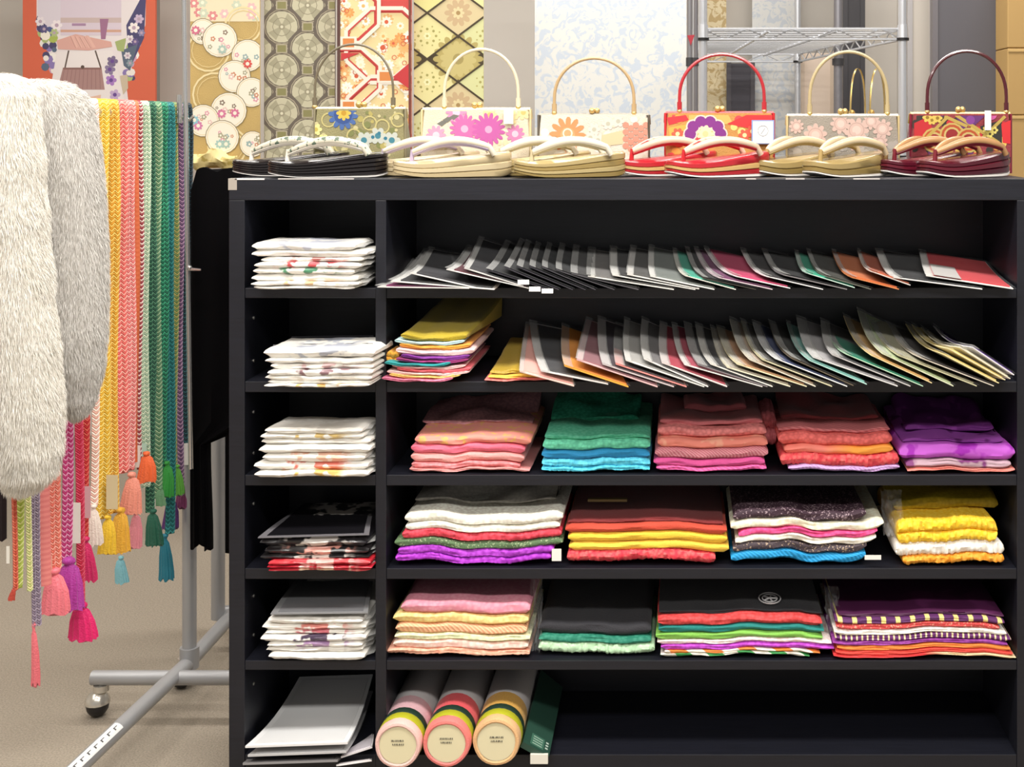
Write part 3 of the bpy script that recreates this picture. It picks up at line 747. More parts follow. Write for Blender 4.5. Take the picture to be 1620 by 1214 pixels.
bag(667, 838, 173, .21, .06, mat('#d9cdb4', .6, 'cloth'), mat('#d9c79a', .4), mat('#e3d3a0', .3, metal=.6), mat('#d8cdb2', .35), 703, 820, 78,
    'cream handbag with pink chrysanthemums and ivory handle', d2, .0034,
    tagf=lambda t: MB().box((px_x(797, .2), .2, U(0, 196, .2).z), (px_x(812, .2), .2015, U(0, 172, .2).z)).build('paper_tag', mat('#faf7f0', .5), t, False))
def d3(P):
    sprinkle(P, ['#dcd6cc', '#d4c9b6', '#cfc8b2'], 40, 3, 8, 3)
    P.flower(898, 213, 29, '#d68a5a', '#dc9a6c', 12, .05, .4, .45); P.ring(898, 211, 8, 2.2, '#e6d8c4', 14)
    for x, y in ((940, 205), (946, 222), (934, 218), (962, 196), (978, 192)): P.flower(x, y, 10, '#cfccc2', '#b4b2a0', 6)
    P.poly([(952, 214), (990, 205), (985, 228), (950, 232)], '#cdbf98')
    for i in range(5):
        for j in range(4): P.disc(990+i*8, 198+j*11+(i % 2)*5, 5.2, '#c68a76', 8)
    P.disc(862, 210, 7, '#e3ded2', 8); P.disc(868, 224, 6, '#efe4cc', 8)
bag(852, 1026, 182, .21, .06, mat('#d6cec0', .6, 'cloth'), mat('#5e574c', .4), mat('#7a7368', .35, metal=.5), mat('#b79b72', .35), 877, 1003, 92,
    'white handbag with orange flower, dark frame and tan handle', d3, .0034)
def d4(P):
    sprinkle(P, ['#f3c877', '#d8464a', '#e0a24a'], 30, 4, 9, 4)
    P.poly([(1055, 186), (1085, 182), (1090, 190), (1058, 198)], '#d8323a')
    P.poly([(1090, 180), (1150, 178), (1160, 196), (1090, 200)], '#d0ac60'); P.poly([(1150, 196), (1185, 180), (1222, 182), (1222, 212), (1180, 202)], '#dc2f33')
    P.poly([(1058, 202), (1090, 196), (1100, 222), (1060, 226)], '#e8a54c')
    for x, y in ((1072, 212), (1083, 216), (1178, 214), (1190, 208)): P.flower(x, y, 10, '#dd5a44', '#f4d49a', 6)
    for i in range(6):
        a = pi+i*pi/5; P.disc(1116+24*cos(a), 212+20*sin(a), 11.5, '#d8ccc0', 12)
    for i in range(6):
        a = pi+i*pi/5; P.disc(1116+24*cos(a), 212+20*sin(a), 9.2, '#7c2f84', 12)
    P.flower(1116, 212, 14, '#f3dfb0', '#f0c890', 9)
def tg4(t):
    y = .2
    MB().box((px_x(1189, y), y, U(0, 228, y).z), (px_x(1225, y), y+.0015, U(0, 190, y).z)).build('price_tag', mat('#7f97c8', .5), t, False)
    MB().box((px_x(1191, y), y-.0008, U(0, 226.5, y).z), (px_x(1223, y), y, U(0, 192, y).z)).build('tag_face', mat('#fbfaf6', .5), t, False)
    o = MB().tube([(px_x(1207, y)+.011*cos(a*pi/8), y-.0012, U(0, 207, y).z+.011*sin(a*pi/8)) for a in range(17)], .0005, 5)
    o.tube([(px_x(1204, y), y-.0012, U(0, 212, y).z), (px_x(1210, y), y-.0012, U(0, 203, y).z)], .0005, 5)
    o.build('tag_print', mat('#5a6a7a', .5), t)
bag(1053, 1224, 179, .21, .06, mat('#c08c48', .6, 'cloth'), mat('#c8282f', .4), mat('#c23038', .3), mat('#b02a34', .3, coat=.4), 1075, 1209, 86,
    'red and gold handbag with purple flower and red handle', d4, .0036, tagf=tg4)
def d5(P):
    sprinkle(P, ['#a89f94', '#968f86', '#a29a92'], 50, 3, 8, 5)
    for x, y, r in ((1290, 214, 19), (1330, 196, 17), (1355, 206, 20), (1378, 192, 14), (1396, 204, 16), (1260, 200, 12), (1352, 224, 15), (1392, 226, 13)):
        P.flower(x, y, r, '#c4a89e', '#cdb8ae', 9, x*.1); P.ring(x, y, r*.62, 1.3, '#b0948a', 12)
bag(1246, 1422, 183, .21, .065, mat('#958d82', .45, 'cloth'), mat('#cbb888', .4), mat('#d6c9a8', .3, metal=.5), mat('#b5a47c', .35), 1281, 1404, 82,
    'silver beige handbag with pale pink flowers and gold handle', d5, .0036)
def d6(P):
    sprinkle(P, ['#b72a30', '#5f2a62', '#2f2a26', '#d6b95a', '#c98a3a'], 60, 5, 10, 6)
    P.poly([(1446, 195), (1470, 184), (1480, 225), (1446, 232)], '#b3232a'); P.poly([(1510, 182), (1560, 182), (1540, 200), (1520, 196)], '#5d2a6a')
    P.poly([(1550, 200), (1585, 190), (1585, 228), (1560, 232)], '#2d2a24'); P.poly([(1584, 196), (1599, 190), (1599, 228), (1586, 226)], '#c9282e')
    for x, y in ((1478, 222), (1506, 214), (1532, 222)):
        for r, c in ((20, '#b8a05a'), (17, '#a84a24'), (13, '#bca868'), (10, '#8a2024')): P.disc(x, y, r, c, 14)
    for a, b in (((1512, 182), (1580, 226)), ((1452, 232), (1500, 184)), ((1590, 184), (1540, 232)), ((1494, 184), (1530, 200))): P.line(a, b, 5, '#b0964a')
    for x, y in ((1474, 190), (1483, 187), (1467, 186)): P.flower(x, y, 8, '#cdb154', '#8a6a20', 6)
    for x, y in ((1566, 212), (1560, 205), (1573, 206)): P.flower(x, y, 6, '#d6c66a', '#4a3a20', 5)
    P.disc(1535, 190, 7, '#7a3a88'); P.disc(1568, 181, 9, '#c85a9a')
bag(1442, 1600, 180, .21, .065, mat('#8a3038', .5, 'cloth'), mat('#7a1f34', .3), mat('#c9b06a', .3, metal=.6), mat('#4c1620', .25, coat=.5), 1467, 1592, 81,
    'dark red handbag with gold fans and burgundy handle at the right end', d6, .0038,
    tagf=lambda t: MB().box((px_x(1558, .2), .2, U(0, 206, .2).z), (px_x(1568, .2), .2015, U(0, 175, .2).z)).build('paper_tag', mat('#faf7f4', .5), t, False))

# ------------------------------------------------------------------ zori sandals
def zori(toe_px, Y, yaw, layers, top, strap, strap2, lab, group, L=.235, W=.082, thick=(.026, .046), strap_top=None):
    ox = px_x(toe_px, Y); oy = Y; oz = ZT+.0008; cy, sy = cos(yaw), sin(yaw)
    def T(x, y, z): return (ox+x*cy-y*sy, oy+x*sy+y*cy, oz+z)
    t = thing('zori_sandal', T(L/2, 0, 0), lab, 'sandal', group)
    n = 30
    def outline(k=1.0, inset=0.):
        pts = []
        for i in range(n):
            a = 2*pi*i/n; x = L/2-(L/2-inset)*cos(a)
            u = min(1, max(0, x/L)); wd = (W/2)*(.92+.12*sin(pi*u*1.1)-.04*u)
            s = sin(a); yy = math.copysign(abs(s)**(.42+.25*u), s)*(wd-inset)
            pts.append((x, yy))
        return pts
    def zb(x): u = x/L; return .010*max(0, 1-u/.32)**2+.006*max(0, (u-.86)/.14)**2
    def zt(x): u = min(1, max(0, x/L)); sm = u*u*(3-2*u); return thick[0]+.006*max(0, 1-u/.3)**2+(thick[1]-thick[0])*sm-.004*sin(pi*u)
    for (f0, f1, m, outset) in layers:
        rings = []
        for f, ins in ((f0, .0012), (f0+(f1-f0)*.15, -outset), (f0+(f1-f0)*.85, -outset), (f1, .0012)):
            rings.append([T(x, y, zb(x)+(zt(x)-zb(x))*f) for x, y in outline(1, ins)])
        MB().loft(rings).build('sole_layer', m, t)
    rings = [[T(x, y, zt(x)+.0002) for x, y in outline(1, .002)], [T(x, y, zt(x)+.0016) for x, y in outline(1, .004)]]
    MB().loft(rings).build('insole', top, t)
    xp = L*.17; st = thick[0]
    for sgn in (-1, 1):
        pts, rs = [], []
        for i in range(15):
            q = i/14; x = xp+(L*.84-xp)*q; y = sgn*(.003+(W/2-.004)*min(1, 1.15*q)**.7)
            arch = .036*sin(pi*min(1, .14+.8*q))**.8
            z = zt(x)+.004+arch*(1-.3*q**3)
            if i == 14: z = zt(x)-.002
            pts.append(T(x, y, z)); rs.append(.0058+.003*sin(pi*q))
        k = 8
        MB().tube(pts, rs, 9).build('strap', strap, t)
        # lining seen from inside the loop
        pts2 = [(p[0], p[1], p[2]-.0045) for p in pts[:-1]]
        MB().tube(pts2, [r*.8 for r in rs[:-1]], 7).build('strap_lining', strap2, t)
    MB().tube([T(xp-.004, 0, zt(xp)-.001), T(xp-.003, 0, zt(xp)+.014), T(xp, 0, zt(xp)+.026)], [.005, .0045, .006], 8).build('toe_post', strap2, t)
    return t
pl = lambda c, r=.25: mat(c, r, coat=.5)
black, cream, gold, red, tan, burg = '#1c1718', '#d9c8a4', '#cdb98c', '#b3262e', '#c6ad78', '#5a1522'
wsole = (0, .12, mat('#efeae4', .4), .0012)
def pair(pa, pb, ya, yb, yaw, layers, top, strap, strap2, what, Lc=.235, th=(.028, .050)):
    zori(pa, ya, yaw, layers, top, strap, strap2, what+', the left one of its pair', 'zori sandals on top of the unit', Lc, thick=th)
    zori(pb, yb, yaw, layers, top, strap, strap2, what+', the right one of its pair', 'zori sandals on top of the unit', Lc, thick=th)
bl_lay = [(0, .07, mat('#d8d4d0', .4), .001)]+[(.08+.18*i, .25+.18*i, pl(black), .0016 if i % 2 else .0006) for i in range(5)]
pair(369, 425, .125, .045, .2, bl_lay, pl('#2a2425'), mat('#c6c0ae', .5, 'print', col2='#5a6a5a', scale=110), mat('#efe8da', .5), 'black lacquered sandal with white floral straps', .232)
cr_lay = [(.0, .3, pl('#b8a57e'), .001), (.3, .62, pl('#c9b894'), .0016), (.62, 1, pl('#bfad88'), .0008)]
pair(577, 622, .125, .045, .24, cr_lay, pl('#c6b796'), mat('#d2c8b4', .35, coat=.3), mat('#b8a8c0', .4), 'pale cream sandal with ivory straps', .235)
gd_lay = [(.0, .22, pl('#8f7a48'), .001), (.22, .45, pl('#b3a070'), .0018), (.45, .7, pl('#9a8450'), .0008), (.7, 1, pl('#b09c6c'), .0012)]
pair(764, 814, .125, .045, .26, gd_lay, pl('#ae9a6a'), mat('#d6cebc', .35, coat=.3), mat('#c2b694', .4), 'champagne gold sandal with white straps', .225)
rd_lay = [wsole, (.12, .35, pl('#a82028'), .001), (.35, .62, pl('#c9a46a'), .0018), (.62, 1, pl('#b82630'), .001)]
pair(974, 1056, .115, .045, .40, rd_lay, pl('#c23038'), mat('#d2b49c', .35, 'print', col2='#b0242c', scale=22, coat=.3), mat('#b8242c', .35), 'red sandal with gold stripe and red-white straps', .225)
tn_lay = [wsole, (.12, .5, pl('#8e7846'), .001), (.5, 1, pl('#a38d5c'), .0014)]
pair(1194, 1279, .10, .042, .62, tn_lay, pl('#a08a58'), mat('#c9b694', .35, coat=.3), mat('#a88f5c', .4), 'tan gold sandal with beige straps', .21)
bg_lay = [wsole, (.12, .4, pl('#4a1020'), .001), (.4, .7, pl('#5f1626'), .0016), (.7, 1, pl('#521222'), .001)]
pair(1394, 1458, .11, .045, .45, bg_lay, pl('#64202c'), mat('#b08458', .35, coat=.3), mat('#701826', .35), 'burgundy sandal with amber straps', .215)

# ------------------------------------------------------------------ rolling garment rack at the left
GREY = mat('#a9a9ab', .42, metal=.35); CHR = mat('#d6d6d6', .22, metal=.85)
RX = -.228
ra = thing('garment_rack', (RX, .0, 0), 'grey tubular rolling garment rack carrying the braided cords', 'rack')
hb = .087
P1, P2 = U(125, 1213, -.079), U(299, 1048, .372)
barA = (P1.x-.02, -1.2, hb); up1 = (P2.x+.001, .372)
MB().tube([(P1.x-.03, -.9, hb), (P1.x, P1.y, hb), (P2.x, P2.y, hb), (RX-.002, .66, hb)], .0165, 14).build('long_floor_bar', GREY, ra)
xl = px_x(146, .303)
MB().tube([(xl, .303, hb-.004), (xl+.4, .303, hb-.004)], .0155, 14).build('foot_bar', GREY, ra)
MB().tube([(xl+.14, .66, hb), (xl+.56, .66, hb)], .0155, 14).build('foot_bar', GREY, ra)
zj = U(0, 700, .372).z
MB().tube([(up1[0], .372, hb), (up1[0], .372, zj)], .0155, 14).build('upright', GREY, ra)
MB().tube([(up1[0], .372, hb-.012), (up1[0], .372, hb+.035)], .021, 14).build('weld_collar', GREY, ra)
xq = px_x(345, .62)
MB().tube([(xq, .62, hb), (xq, .62, 1.10)], .0165, 14).build('upright', GREY, ra)
MB().tube([(xq, .62, hb), (RX-.002, .64, hb)], .015, 10).build('weld_collar', GREY, ra)
MB().tube([(xq, .62, 1.085), (xq+.02, .78, 1.14), (xq+.30, .78, 1.14)], .010, 10).build('rear_rail', GREY, ra)
# thin chrome pole with thumb screw
pA, pB = U(302, 742, .27), U(290, -60, .27)
MB().tube([pA, pB], .0052, 10).build('chrome_pole', CHR, ra)
MB().tube([U(299, 426, .262), U(318, 427, .262)], [.004, .0025], 8).ball(U(300, 424, .262), .006).build('thumb_screw', CHR, ra)
zr = 1.335
MB().tube([(RX-.017, -1.0, zr-.004), (RX-.017, .36, zr-.004)], .011, 12).build('hanging_rail', CHR, ra)
MB().tube([U(284, 150, .31), U(284, 195, .31)], .006, 10).build('rail_bracket', CHR, ra)
MB().tube([U(290, 186, .30), U(300, 190, .285), U(306, 184, .285)], .004, 8).build('rail_bracket', CHR, ra)
DK = mat('#1b191b', .4)
def caster(x, y, top):
    c = thing('tmp', (0, 0, 0), None, None)
    bpy.data.objects.remove(c)
    MB().tube([(x, y, top), (x, y, .062)], .006, 10).build('caster_stem', CHR, ra)
    h = MB(); h.tube([(x, y, .068), (x, y, .055)], [.016, .017], 14)
    rings = []
    for i in range(7):
        th = pi*.5*i/6; rr = .026*cos(th)+.0005
        rings.append([(x-.006+rr*cos(2*pi*j/14), y-.004+rr*sin(2*pi*j/14), .030+.027*sin(th)) for j in range(14)])
    h.loft(rings); o = h.build('caster_hood', mat('#d5d0c6', .25, metal=.7), ra)
    MB().ball((x-.006, y-.004, .0245), .0240, n=14, k=9).build('caster_wheel', DK, ra)
caster(px_x(160, .303), .303, hb); caster(px_x(309, .5), .44, hb); caster(xl+.37, .303, hb); caster(xl+.54, .66, hb); caster(P1.x-.03, -.85, hb)
# paper label wound on the long bar
lb = MB(); d = (Vector((P2.x, P2.y, hb))-Vector((P1.x, P1.y, hb))).normalized(); sd = Vector((d.y, -d.x, 0)); base = Vector((P1.x, P1.y, hb))
def onbar(s, th, r=.0172): return base+d*s+(sd*cos(th)+Vector((0, 0, 1))*sin(th))*r
lb.loft([[onbar(s, th) for th in (.5, .8, 1.1, 1.4, 1.7)] for s in (-.1, -.02, .06, .135)], caps=False, closed=False)
lo = lb.build('paper_label', mat('#f2f0ee', .5), ra)
ink = MB()
for k in range(9):
    s = -.08+.024*k
    ink.loft([[onbar(s, th, .0175) for th in (.85, 1.1)], [onbar(s+.004, th, .0175) for th in (.9, 1.2)]], caps=False, closed=False)
    ink.loft([[onbar(s, th, .0175) for th in (1.15, 1.25)], [onbar(s+.014, th, .0175) for th in (1.15, 1.25)]], caps=False, closed=False)
ink.build('label_print', mat('#4a4a4c', .5), lo)

# black garment hanging behind the unit
g = MB(); rings = []
for i in range(19):
    q = i/18; py = 268+(862-268)*(q if i != 13 else 13.1/18); ring = []
    wl, wr = (303 if q > .03 else 312), (420 if py < 672 else 336-2*sin(py*.02))
    bot = 0
    for j in range(26):
        a = 2*pi*j/26; u = .5-.5*cos(a)
        px = wl+(wr-wl)*u
        p = U(px, py+(6*sin(px*.21) if q > .95 else 0)+(4*sin(px*.15) if q < .05 else 0), .335)
        thk = .016+.006*sin(u*19+q*2)
        ring.append((p.x, .335+thk*sin(a)*(1 if q > .04 else .6)-.004, p.z))
    rings.append(ring)
g.loft(rings).build('black_coat', mat('#060507', .9, 'velvet'), label='black cloth coat hanging behind the shelf unit next to the cords', cat='coat')
g = MB(); rings = []
for i in range(9):
    q = i/8; ring = []
    for j in range(20):
        a = 2*pi*j/20; px = 385-62*cos(a); p = U(px, 283+(868-283)*q+5*sin(px*.2), .78); ring.append((p.x, .78+(.022+.006*sin(px*.3))*sin(a), p.z))
    rings.append(ring)
g.loft(rings).build('black_coat', mat('#060507', .9, 'velvet'), label='second black coat farther back, seen behind the rear grey upright', cat='coat')

g = MB(); rings = []
for i in range(9):
    q = i/8; ring = []
    for j in range(18):
        a = 2*pi*j/18; px = -40-50*cos(a); p = U(px, 420+432*q+4*sin(px*.3), -.02); ring.append((p.x, -.02+(.02+.006*sin(px*.3))*sin(a), p.z))
    rings.append(ring)
g.loft(rings).build('dark_garment', mat('#1c0f12', .9), label='dark maroon garment edge at the far left behind the white fur', cat='garment')
# ------------------------------------------------------------------ braided cords
def railY(px): return (CX-RX)*F/(VX-px)-D
Wd = Vector((.78, .62, 0)).normalized(); Nd = Vector((.62, -.78, 0))
GB = 'braided cords hanging from the rack'
def braid(px, wpx, ybot, c1, c2, lab, tassel=None, tagpx=None, pitch=.0047, sway=0., two=None, ytop=None, plain=False, xoff=0., dn=0.):
    Y = railY(px)+.035
    k = mpp(Y); wd = wpx*k*1.04; base = U(px, 0, Y)
    base = Vector((base.x, Y, 0))+Nd*dn
    zb = CZ-(ybot-VY)*k
    rr = .019; path = []
    for i in range(7):
        th = pi*i/6; path.append(base+Nd*(-rr*cos(th))*1.0+Vector((0, 0, zr+.002+rr*.55*sin(th)*1.6)))
    path.insert(0, base-Nd*rr+Vector((0, 0, zr-.25)))
    Lf = zr-zb; ns = max(2, int(Lf/.05))
    for i in range(1, ns+1):
        q = i/ns; path.append(base+Nd*(rr*(1-.3*q))+Wd*(sway*k*q*q+.0025*sin(q*7+px))+Vector((0, 0, zr-Lf*q)))
    # resample along its length
    cum = [0.]
    for a, b in zip(path, path[1:]): cum.append(cum[-1]+(b-a).length)
    tot = cum[-1]; p2 = pitch/2; nr = int(tot/p2)
    def at(s):
        s = min(max(s, 0), tot)
        import bisect
        i = min(max(bisect.bisect_right(cum, s)-1, 0), len(path)-2); q = (s-cum[i])/max(1e-6, cum[i+1]-cum[i])
        return path[i].lerp(path[i+1], q), (path[i+1]-path[i]).normalized()
    dbl = wpx > 12.5 and not plain
    us = (-1, -.4, .4, 1) if plain else (-1, -.75, -.5, -.25, 0, .25, .5, .75, 1) if dbl else (-1, -.72, -.36, 0, .36, .72, 1)
    vee = lambda u: abs(u) if not dbl else abs(2*abs(u)-1)
    V, Fc, mi = [], [], []; n = len(us)
    for r in range(nr+1):
        for u in us:
            s = r*p2-vee(u)*wd*(.28 if dbl else .45)*(0 if plain else 1)
            p, T = at(s); nn = Wd.cross(T)
            if nn.length < .1: nn = Nd.copy()
            nn.normalize()
            if nn.dot(Nd) < 0 and T.z < -.3: nn = -nn
            h = (.0026 if r % 2 == 0 else .0004) if not plain else .001
            h -= .003*abs(u)**3+(.0014 if vee(u) < .05 and not plain else 0)+(.002 if dbl and abs(u) < .05 else 0)
            V.append(p+Wd*(u*wd/2)+nn*h)
    for r in range(nr):
        for j in range(n-1):
            Fc.append((r*n+j, r*n+j+1, (r+1)*n+j+1, (r+1)*n+j)); mi.append(((r+1)//2) % 2)
    o0 = len(V)                         # flat back
    for r in (0, *range(4, nr, 6), nr):
        p, T = at(r*p2); nn = Wd.cross(T).normalized()
        if nn.dot(Nd) < 0 and T.z < -.3: nn = -nn
        V += [p-Wd*wd/2-nn*.004, p+Wd*wd/2-nn*.004]
    m = (len(V)-o0)//2
    for r in range(m-1): Fc.append((o0+2*r+1, o0+2*r, o0+2*r+2, o0+2*r+3)); mi.append(0)
    mb = MB(); mb.v = [tuple(v) for v in V]; mb.f = Fc; mb.m = mi
    o = mb.build('braided_cord', [mat(c1, .6, 'cloth', bump=.1), mat(c2, .6, 'cloth', bump=.1)], label=lab, cat='cord', group=GB, origin=(base.x, Y, zb))
    if tassel:
        col, tx, ty0, ty1, tw = tassel
        yy = Y-.012; top = U(tx, ty0, yy); btm = U(tx, ty1, yy); hw = tw*k/2
        rings = []; nn_ = 28
        prof = ((0, .34), (.06, .42), (.12, .30), (.2, .55), (.5, .82), (.85, .96), (1, 1.0))
        rn = random.Random(int(tx))
        jit = [rn.uniform(-.05, .05) for _ in range(nn_)]
        for q, rf in prof:
            ring = []
            for j in range(nn_):
                a = 2*pi*j/nn_; r_ = hw*rf*(1+(.12 if j % 2 else -.04)*(1 if q > .15 else .2))
                z = top.z+(btm.z-top.z)*(q+(jit[j] if q == 1 else 0))
                ring.append((top.x+r_*cos(a)+(.002*sin(q*4+tx)), yy+r_*.6*sin(a), z))
            rings.append(ring)
        tm = MB().loft(rings).build('tassel', mat(col, .55, 'cloth', bump=.5), o)
        MB().ball((top.x, yy, top.z-.004), hw*.4, sz=.7).build('tassel_knot', mat(col, .55, 'cloth', bump=.3), tm)
    if tagpx:
        x0, y0, x1, y1, tc = tagpx
        yy = Y-.02; a, b = U(x0, y0, yy), U(x1, y1, yy)
        MB().box((a.x, yy, b.z), (b.x, yy+.0012, a.z)).build('paper_tag', mat(tc, .5), o, False)
    return o
braid(14, 7, 935, '#c8553a', '#d87050', 'thin orange red cord with round tip, leftmost under the white fur', ('#b8402e', 20, 930, 950, 10), plain=False, sway=6)
braid(28, 12, 930, '#a8b84a', '#d6dc8a', 'lime green braided cord under the white fur', None, (10, 865, 15, 892, '#f1eee4'))
braid(44, 8, 935, '#c9cf8a', '#e6dfa8', 'pale yellow green cord beside the lime one', None)
braid(56, 13, 990, '#8a7a8e', '#a898a8', 'greyish purple braided cord hanging lowest under the white fur', ('#e8727c', 55, 985, 1084, 13))
braid(69, 16, 925, '#e07a78', '#e88a84', 'flat coral cord beneath the white fur', None, plain=True)
braid(87, 16, 900, '#e8806e', '#f4b0a0', 'coral braided cord with salmon tassel', ('#ee7a86', 87, 900, 970, 42), (72, 880, 82, 910, '#f0b8a8'))
braid(103, 15, 888, '#c22a78', '#e59cc4', 'magenta and pale pink braided cord with purple tassel', ('#b0369c', 108, 884, 962, 48))
braid(116, 12, 965, '#c8244a', '#d84a68', 'crimson cord with hot pink tassel hanging lowest of the red ones', ('#dc1468', 130, 955, 1010, 42), (111, 796, 127, 860, '#f3efe8'), sway=10)
braid(130, 18, 850, '#c4222c', '#e06a5a', 'bright red braided cord with raspberry tassel', ('#cf1f62', 136, 850, 918, 30), (128, 770, 143, 820, '#d8a8b0'))
braid(147, 11, 800, '#e8b8a8', '#fff4e8', 'white and pink braided cord with white tassel', ('#f0e2d6', 149, 798, 862, 24))
braid(160, 18, 820, '#e3b52e', '#f3dc7a', 'yellow braided cord with golden yellow tassel', ('#edc22e', 170, 815, 876, 26), (168, 752, 186, 806, '#d9c9a0'))
braid(176, 17, 812, '#d8a02a', '#f0d070', 'amber yellow braided cord with deep yellow tassel', ('#e0a832', 190, 804, 872, 32))
braid(190, 17, 750, '#e06a66', '#f6b4a8', 'salmon braided cord with peach tassel', ('#eb9480', 208, 748, 812, 32))
braid(204, 14, 745, '#e2807e', '#f4c0b8', 'rose pink braided cord with pink tassel', ('#e8909c', 214, 808, 866, 22))
braid(212, 9, 730, '#d9673c', '#df7448', 'plain orange cord with orange tassel', ('#ef6a34', 232, 715, 762, 28), plain=True)
braid(219, 7, 742, '#9a2a3a', '#f0d8d0', 'thin dark red and white cord', None, (214, 705, 222, 740, '#f0eae2'))
braid(227, 13, 770, '#a9c2a8', '#dfe8d0', 'pale sage twisted cord with light blue tassel', ('#86c4d0', 192, 880, 922, 20), (222, 702, 232, 740, '#bfe0cc'))
braid(237, 13, 810, '#14523f', '#4f8a6a', 'dark green braided cord with deep green tassel', ('#0f5a44', 243, 806, 862, 26))
braid(247, 11, 790, '#5a8a66', '#a9c09a', 'sage green rope cord beside the dark green one', ('#6a9a70', 254, 770, 800, 16), (236, 790, 246, 815, '#e9e4d8'))
braid(256, 13, 770, '#0f6a50', '#3fae84', 'emerald braided cord with bright green tassel', ('#2f9a3c', 264, 730, 786, 22))
braid(266, 14, 845, '#0c6a6a', '#3a9a9a', 'teal braided cord with long teal tassel', ('#0f7286', 262, 845, 916, 22))
braid(275, 8, 735, '#7a9a62', '#c0b46a', 'olive and gold edged green cord', ('#5faa3a', 281, 735, 782, 18), (262, 660, 268, 672, '#f0e8d0'))
braid(283, 9, 785, '#6a4a72', '#b890b0', 'dusty purple braided cord with violet tassel', ('#5a2a72', 270, 785, 836, 24))
braid(290, 9, 755, '#123a42', '#2f6a70', 'dark blue green cord nearest the chrome pole', ('#8a3a6a', 288, 750, 802, 20), (291, 702, 302, 736, '#f2efe8'))
braid(297, 8, 790, '#15222c', '#2a4450', 'black navy cord at the end of the rail', None)

# ------------------------------------------------------------------ fur stoles
def stole(rows, Y, thick, colors, lab, nhair, hl, seed, hair_cols, lean=0.):
    rn = random.Random(seed); n = 36; rings = []
    import bisect
    ys = [r[0] for r in rows]
    def LR(py):
        i = min(max(bisect.bisect_right(ys, py)-1, 0), len(rows)-2); q = (py-ys[i])/(ys[i+1]-ys[i]); q = min(max(q, 0), 1)
        q = q*q*(3-2*q)*.3+q*.7
        return tuple(rows[i][k]*(1-q)+rows[i+1][k]*q for k in (1, 2))
    def P(py, a):
        l, r = LR(py); c = (l+r)/2; h = (r-l)/2; k = mpp(Y)
        p = U(c+h*cos(a), py, Y)
        tt = min(thick, h*k*.9+.004)
        return Vector((p.x, Y-tt*sin(a), p.z+.0))
    m = 44
    for i in range(m+1):
        q = i/m; py = ys[0]+(ys[-1]-ys[0])*(.5-.5*cos(pi*q))
        rings.append([P(py, 2*pi*j/n) for j in range(n)])
    root = thing('fur_stole', (rings[m//2][0].x, Y, rings[-1][0].z), lab, 'stole', 'fur stoles on the rack')
    MB().loft(rings).build('pelt', mat(colors[0], .9, 'fur', col2=colors[1]), root)
    V, Fc, mi = [], [], []
    area_w = [LR(ys[0]+(ys[-1]-ys[0])*(i+.5)/60) for i in range(60)]
    for h in range(nhair):
        py = ys[0]+(ys[-1]-ys[0])*rn.random()
        if rn.random() > .7 and False: continue
        a = rn.uniform(-.35, pi+.35)
        p = P(py, a); e = 1.2
        du = P(py, a+.05)-P(py, a-.05); dv = P(min(py+3, ys[-1]), a)-P(max(py-3, ys[0]), a)
        if du.length < 1e-6 or dv.length < 1e-6: continue
        nn = du.cross(dv)
        if nn.length < 1e-9: continue
        nn.normalize()
        if nn.dot(Vector((cos(a), -sin(a), 0))) < 0: nn = -nn
        dn = dv.normalized()
        cl_ = noise.noise(Vector((p.x*22, p.z*22, seed)))
        l = hl*rn.uniform(.7, 1.25)
        d1_ = (nn*(.5+.2*cl_)+dn*.9+Vector((rn.uniform(-.3, .3)+cl_*.3, rn.uniform(-.25, .25), rn.uniform(-.2, .2)))).normalized()
        d2_ = (d1_*.6+dn*.8+Vector((cl_*.4, 0, -.3))).normalized()
        sdv = d1_.cross(Vector((rn.uniform(-1, 1), rn.uniform(-1, 1), rn.uniform(-1, 1)))).normalized()*.00032
        q1 = p+d1_*l*.55; q2 = q1+d2_*l*.5
        o = len(V); V += [p-sdv, p+sdv, q1-sdv*.8, q1+sdv*.8, q2]
        Fc += [(o, o+1, o+3, o+2), (o+2, o+3, o+4)]; t_ = rn.randrange(len(hair_cols)); mi += [t_, t_]
    mb = MB(); mb.v = [tuple(v) for v in V]; mb.f = Fc; mb.m = mi
    mb.build('fur_pile', [mat(c, .75) for c in hair_cols], root, kind='stuff')
stole([(126,20,70),(134,12,108),(150,14,130),(172,18,142),(210,22,152),(300,30,161),(400,40,166),(500,54,166),(580,72,161),(630,88,149),(652,102,138),(661,114,128)], -.25, .055,
      ('#c2bdb6', '#dcd8d2'), 'silver grey fur stole hanging beside the yellow cords', 60000, .011, 3, ('#d6d2cc', '#e4e1dc', '#c6c1bb', '#dcd8d3'))
stole([(118,-60,5),(128,-60,36),(150,-60,52),(250,-60,62),(350,-56,68),(450,-46,76),(550,-26,87),(650,-12,94),(710,-2,94),(748,4,84),(770,12,62),(779,26,44)], -.38, .06,
      ('#e0dbd0', '#f6f2ea'), 'long creamy white fur stole at the left edge', 70000, .014, 4, ('#efeae0', '#f8f5ef', '#e2dcd0', '#f2eee6'))

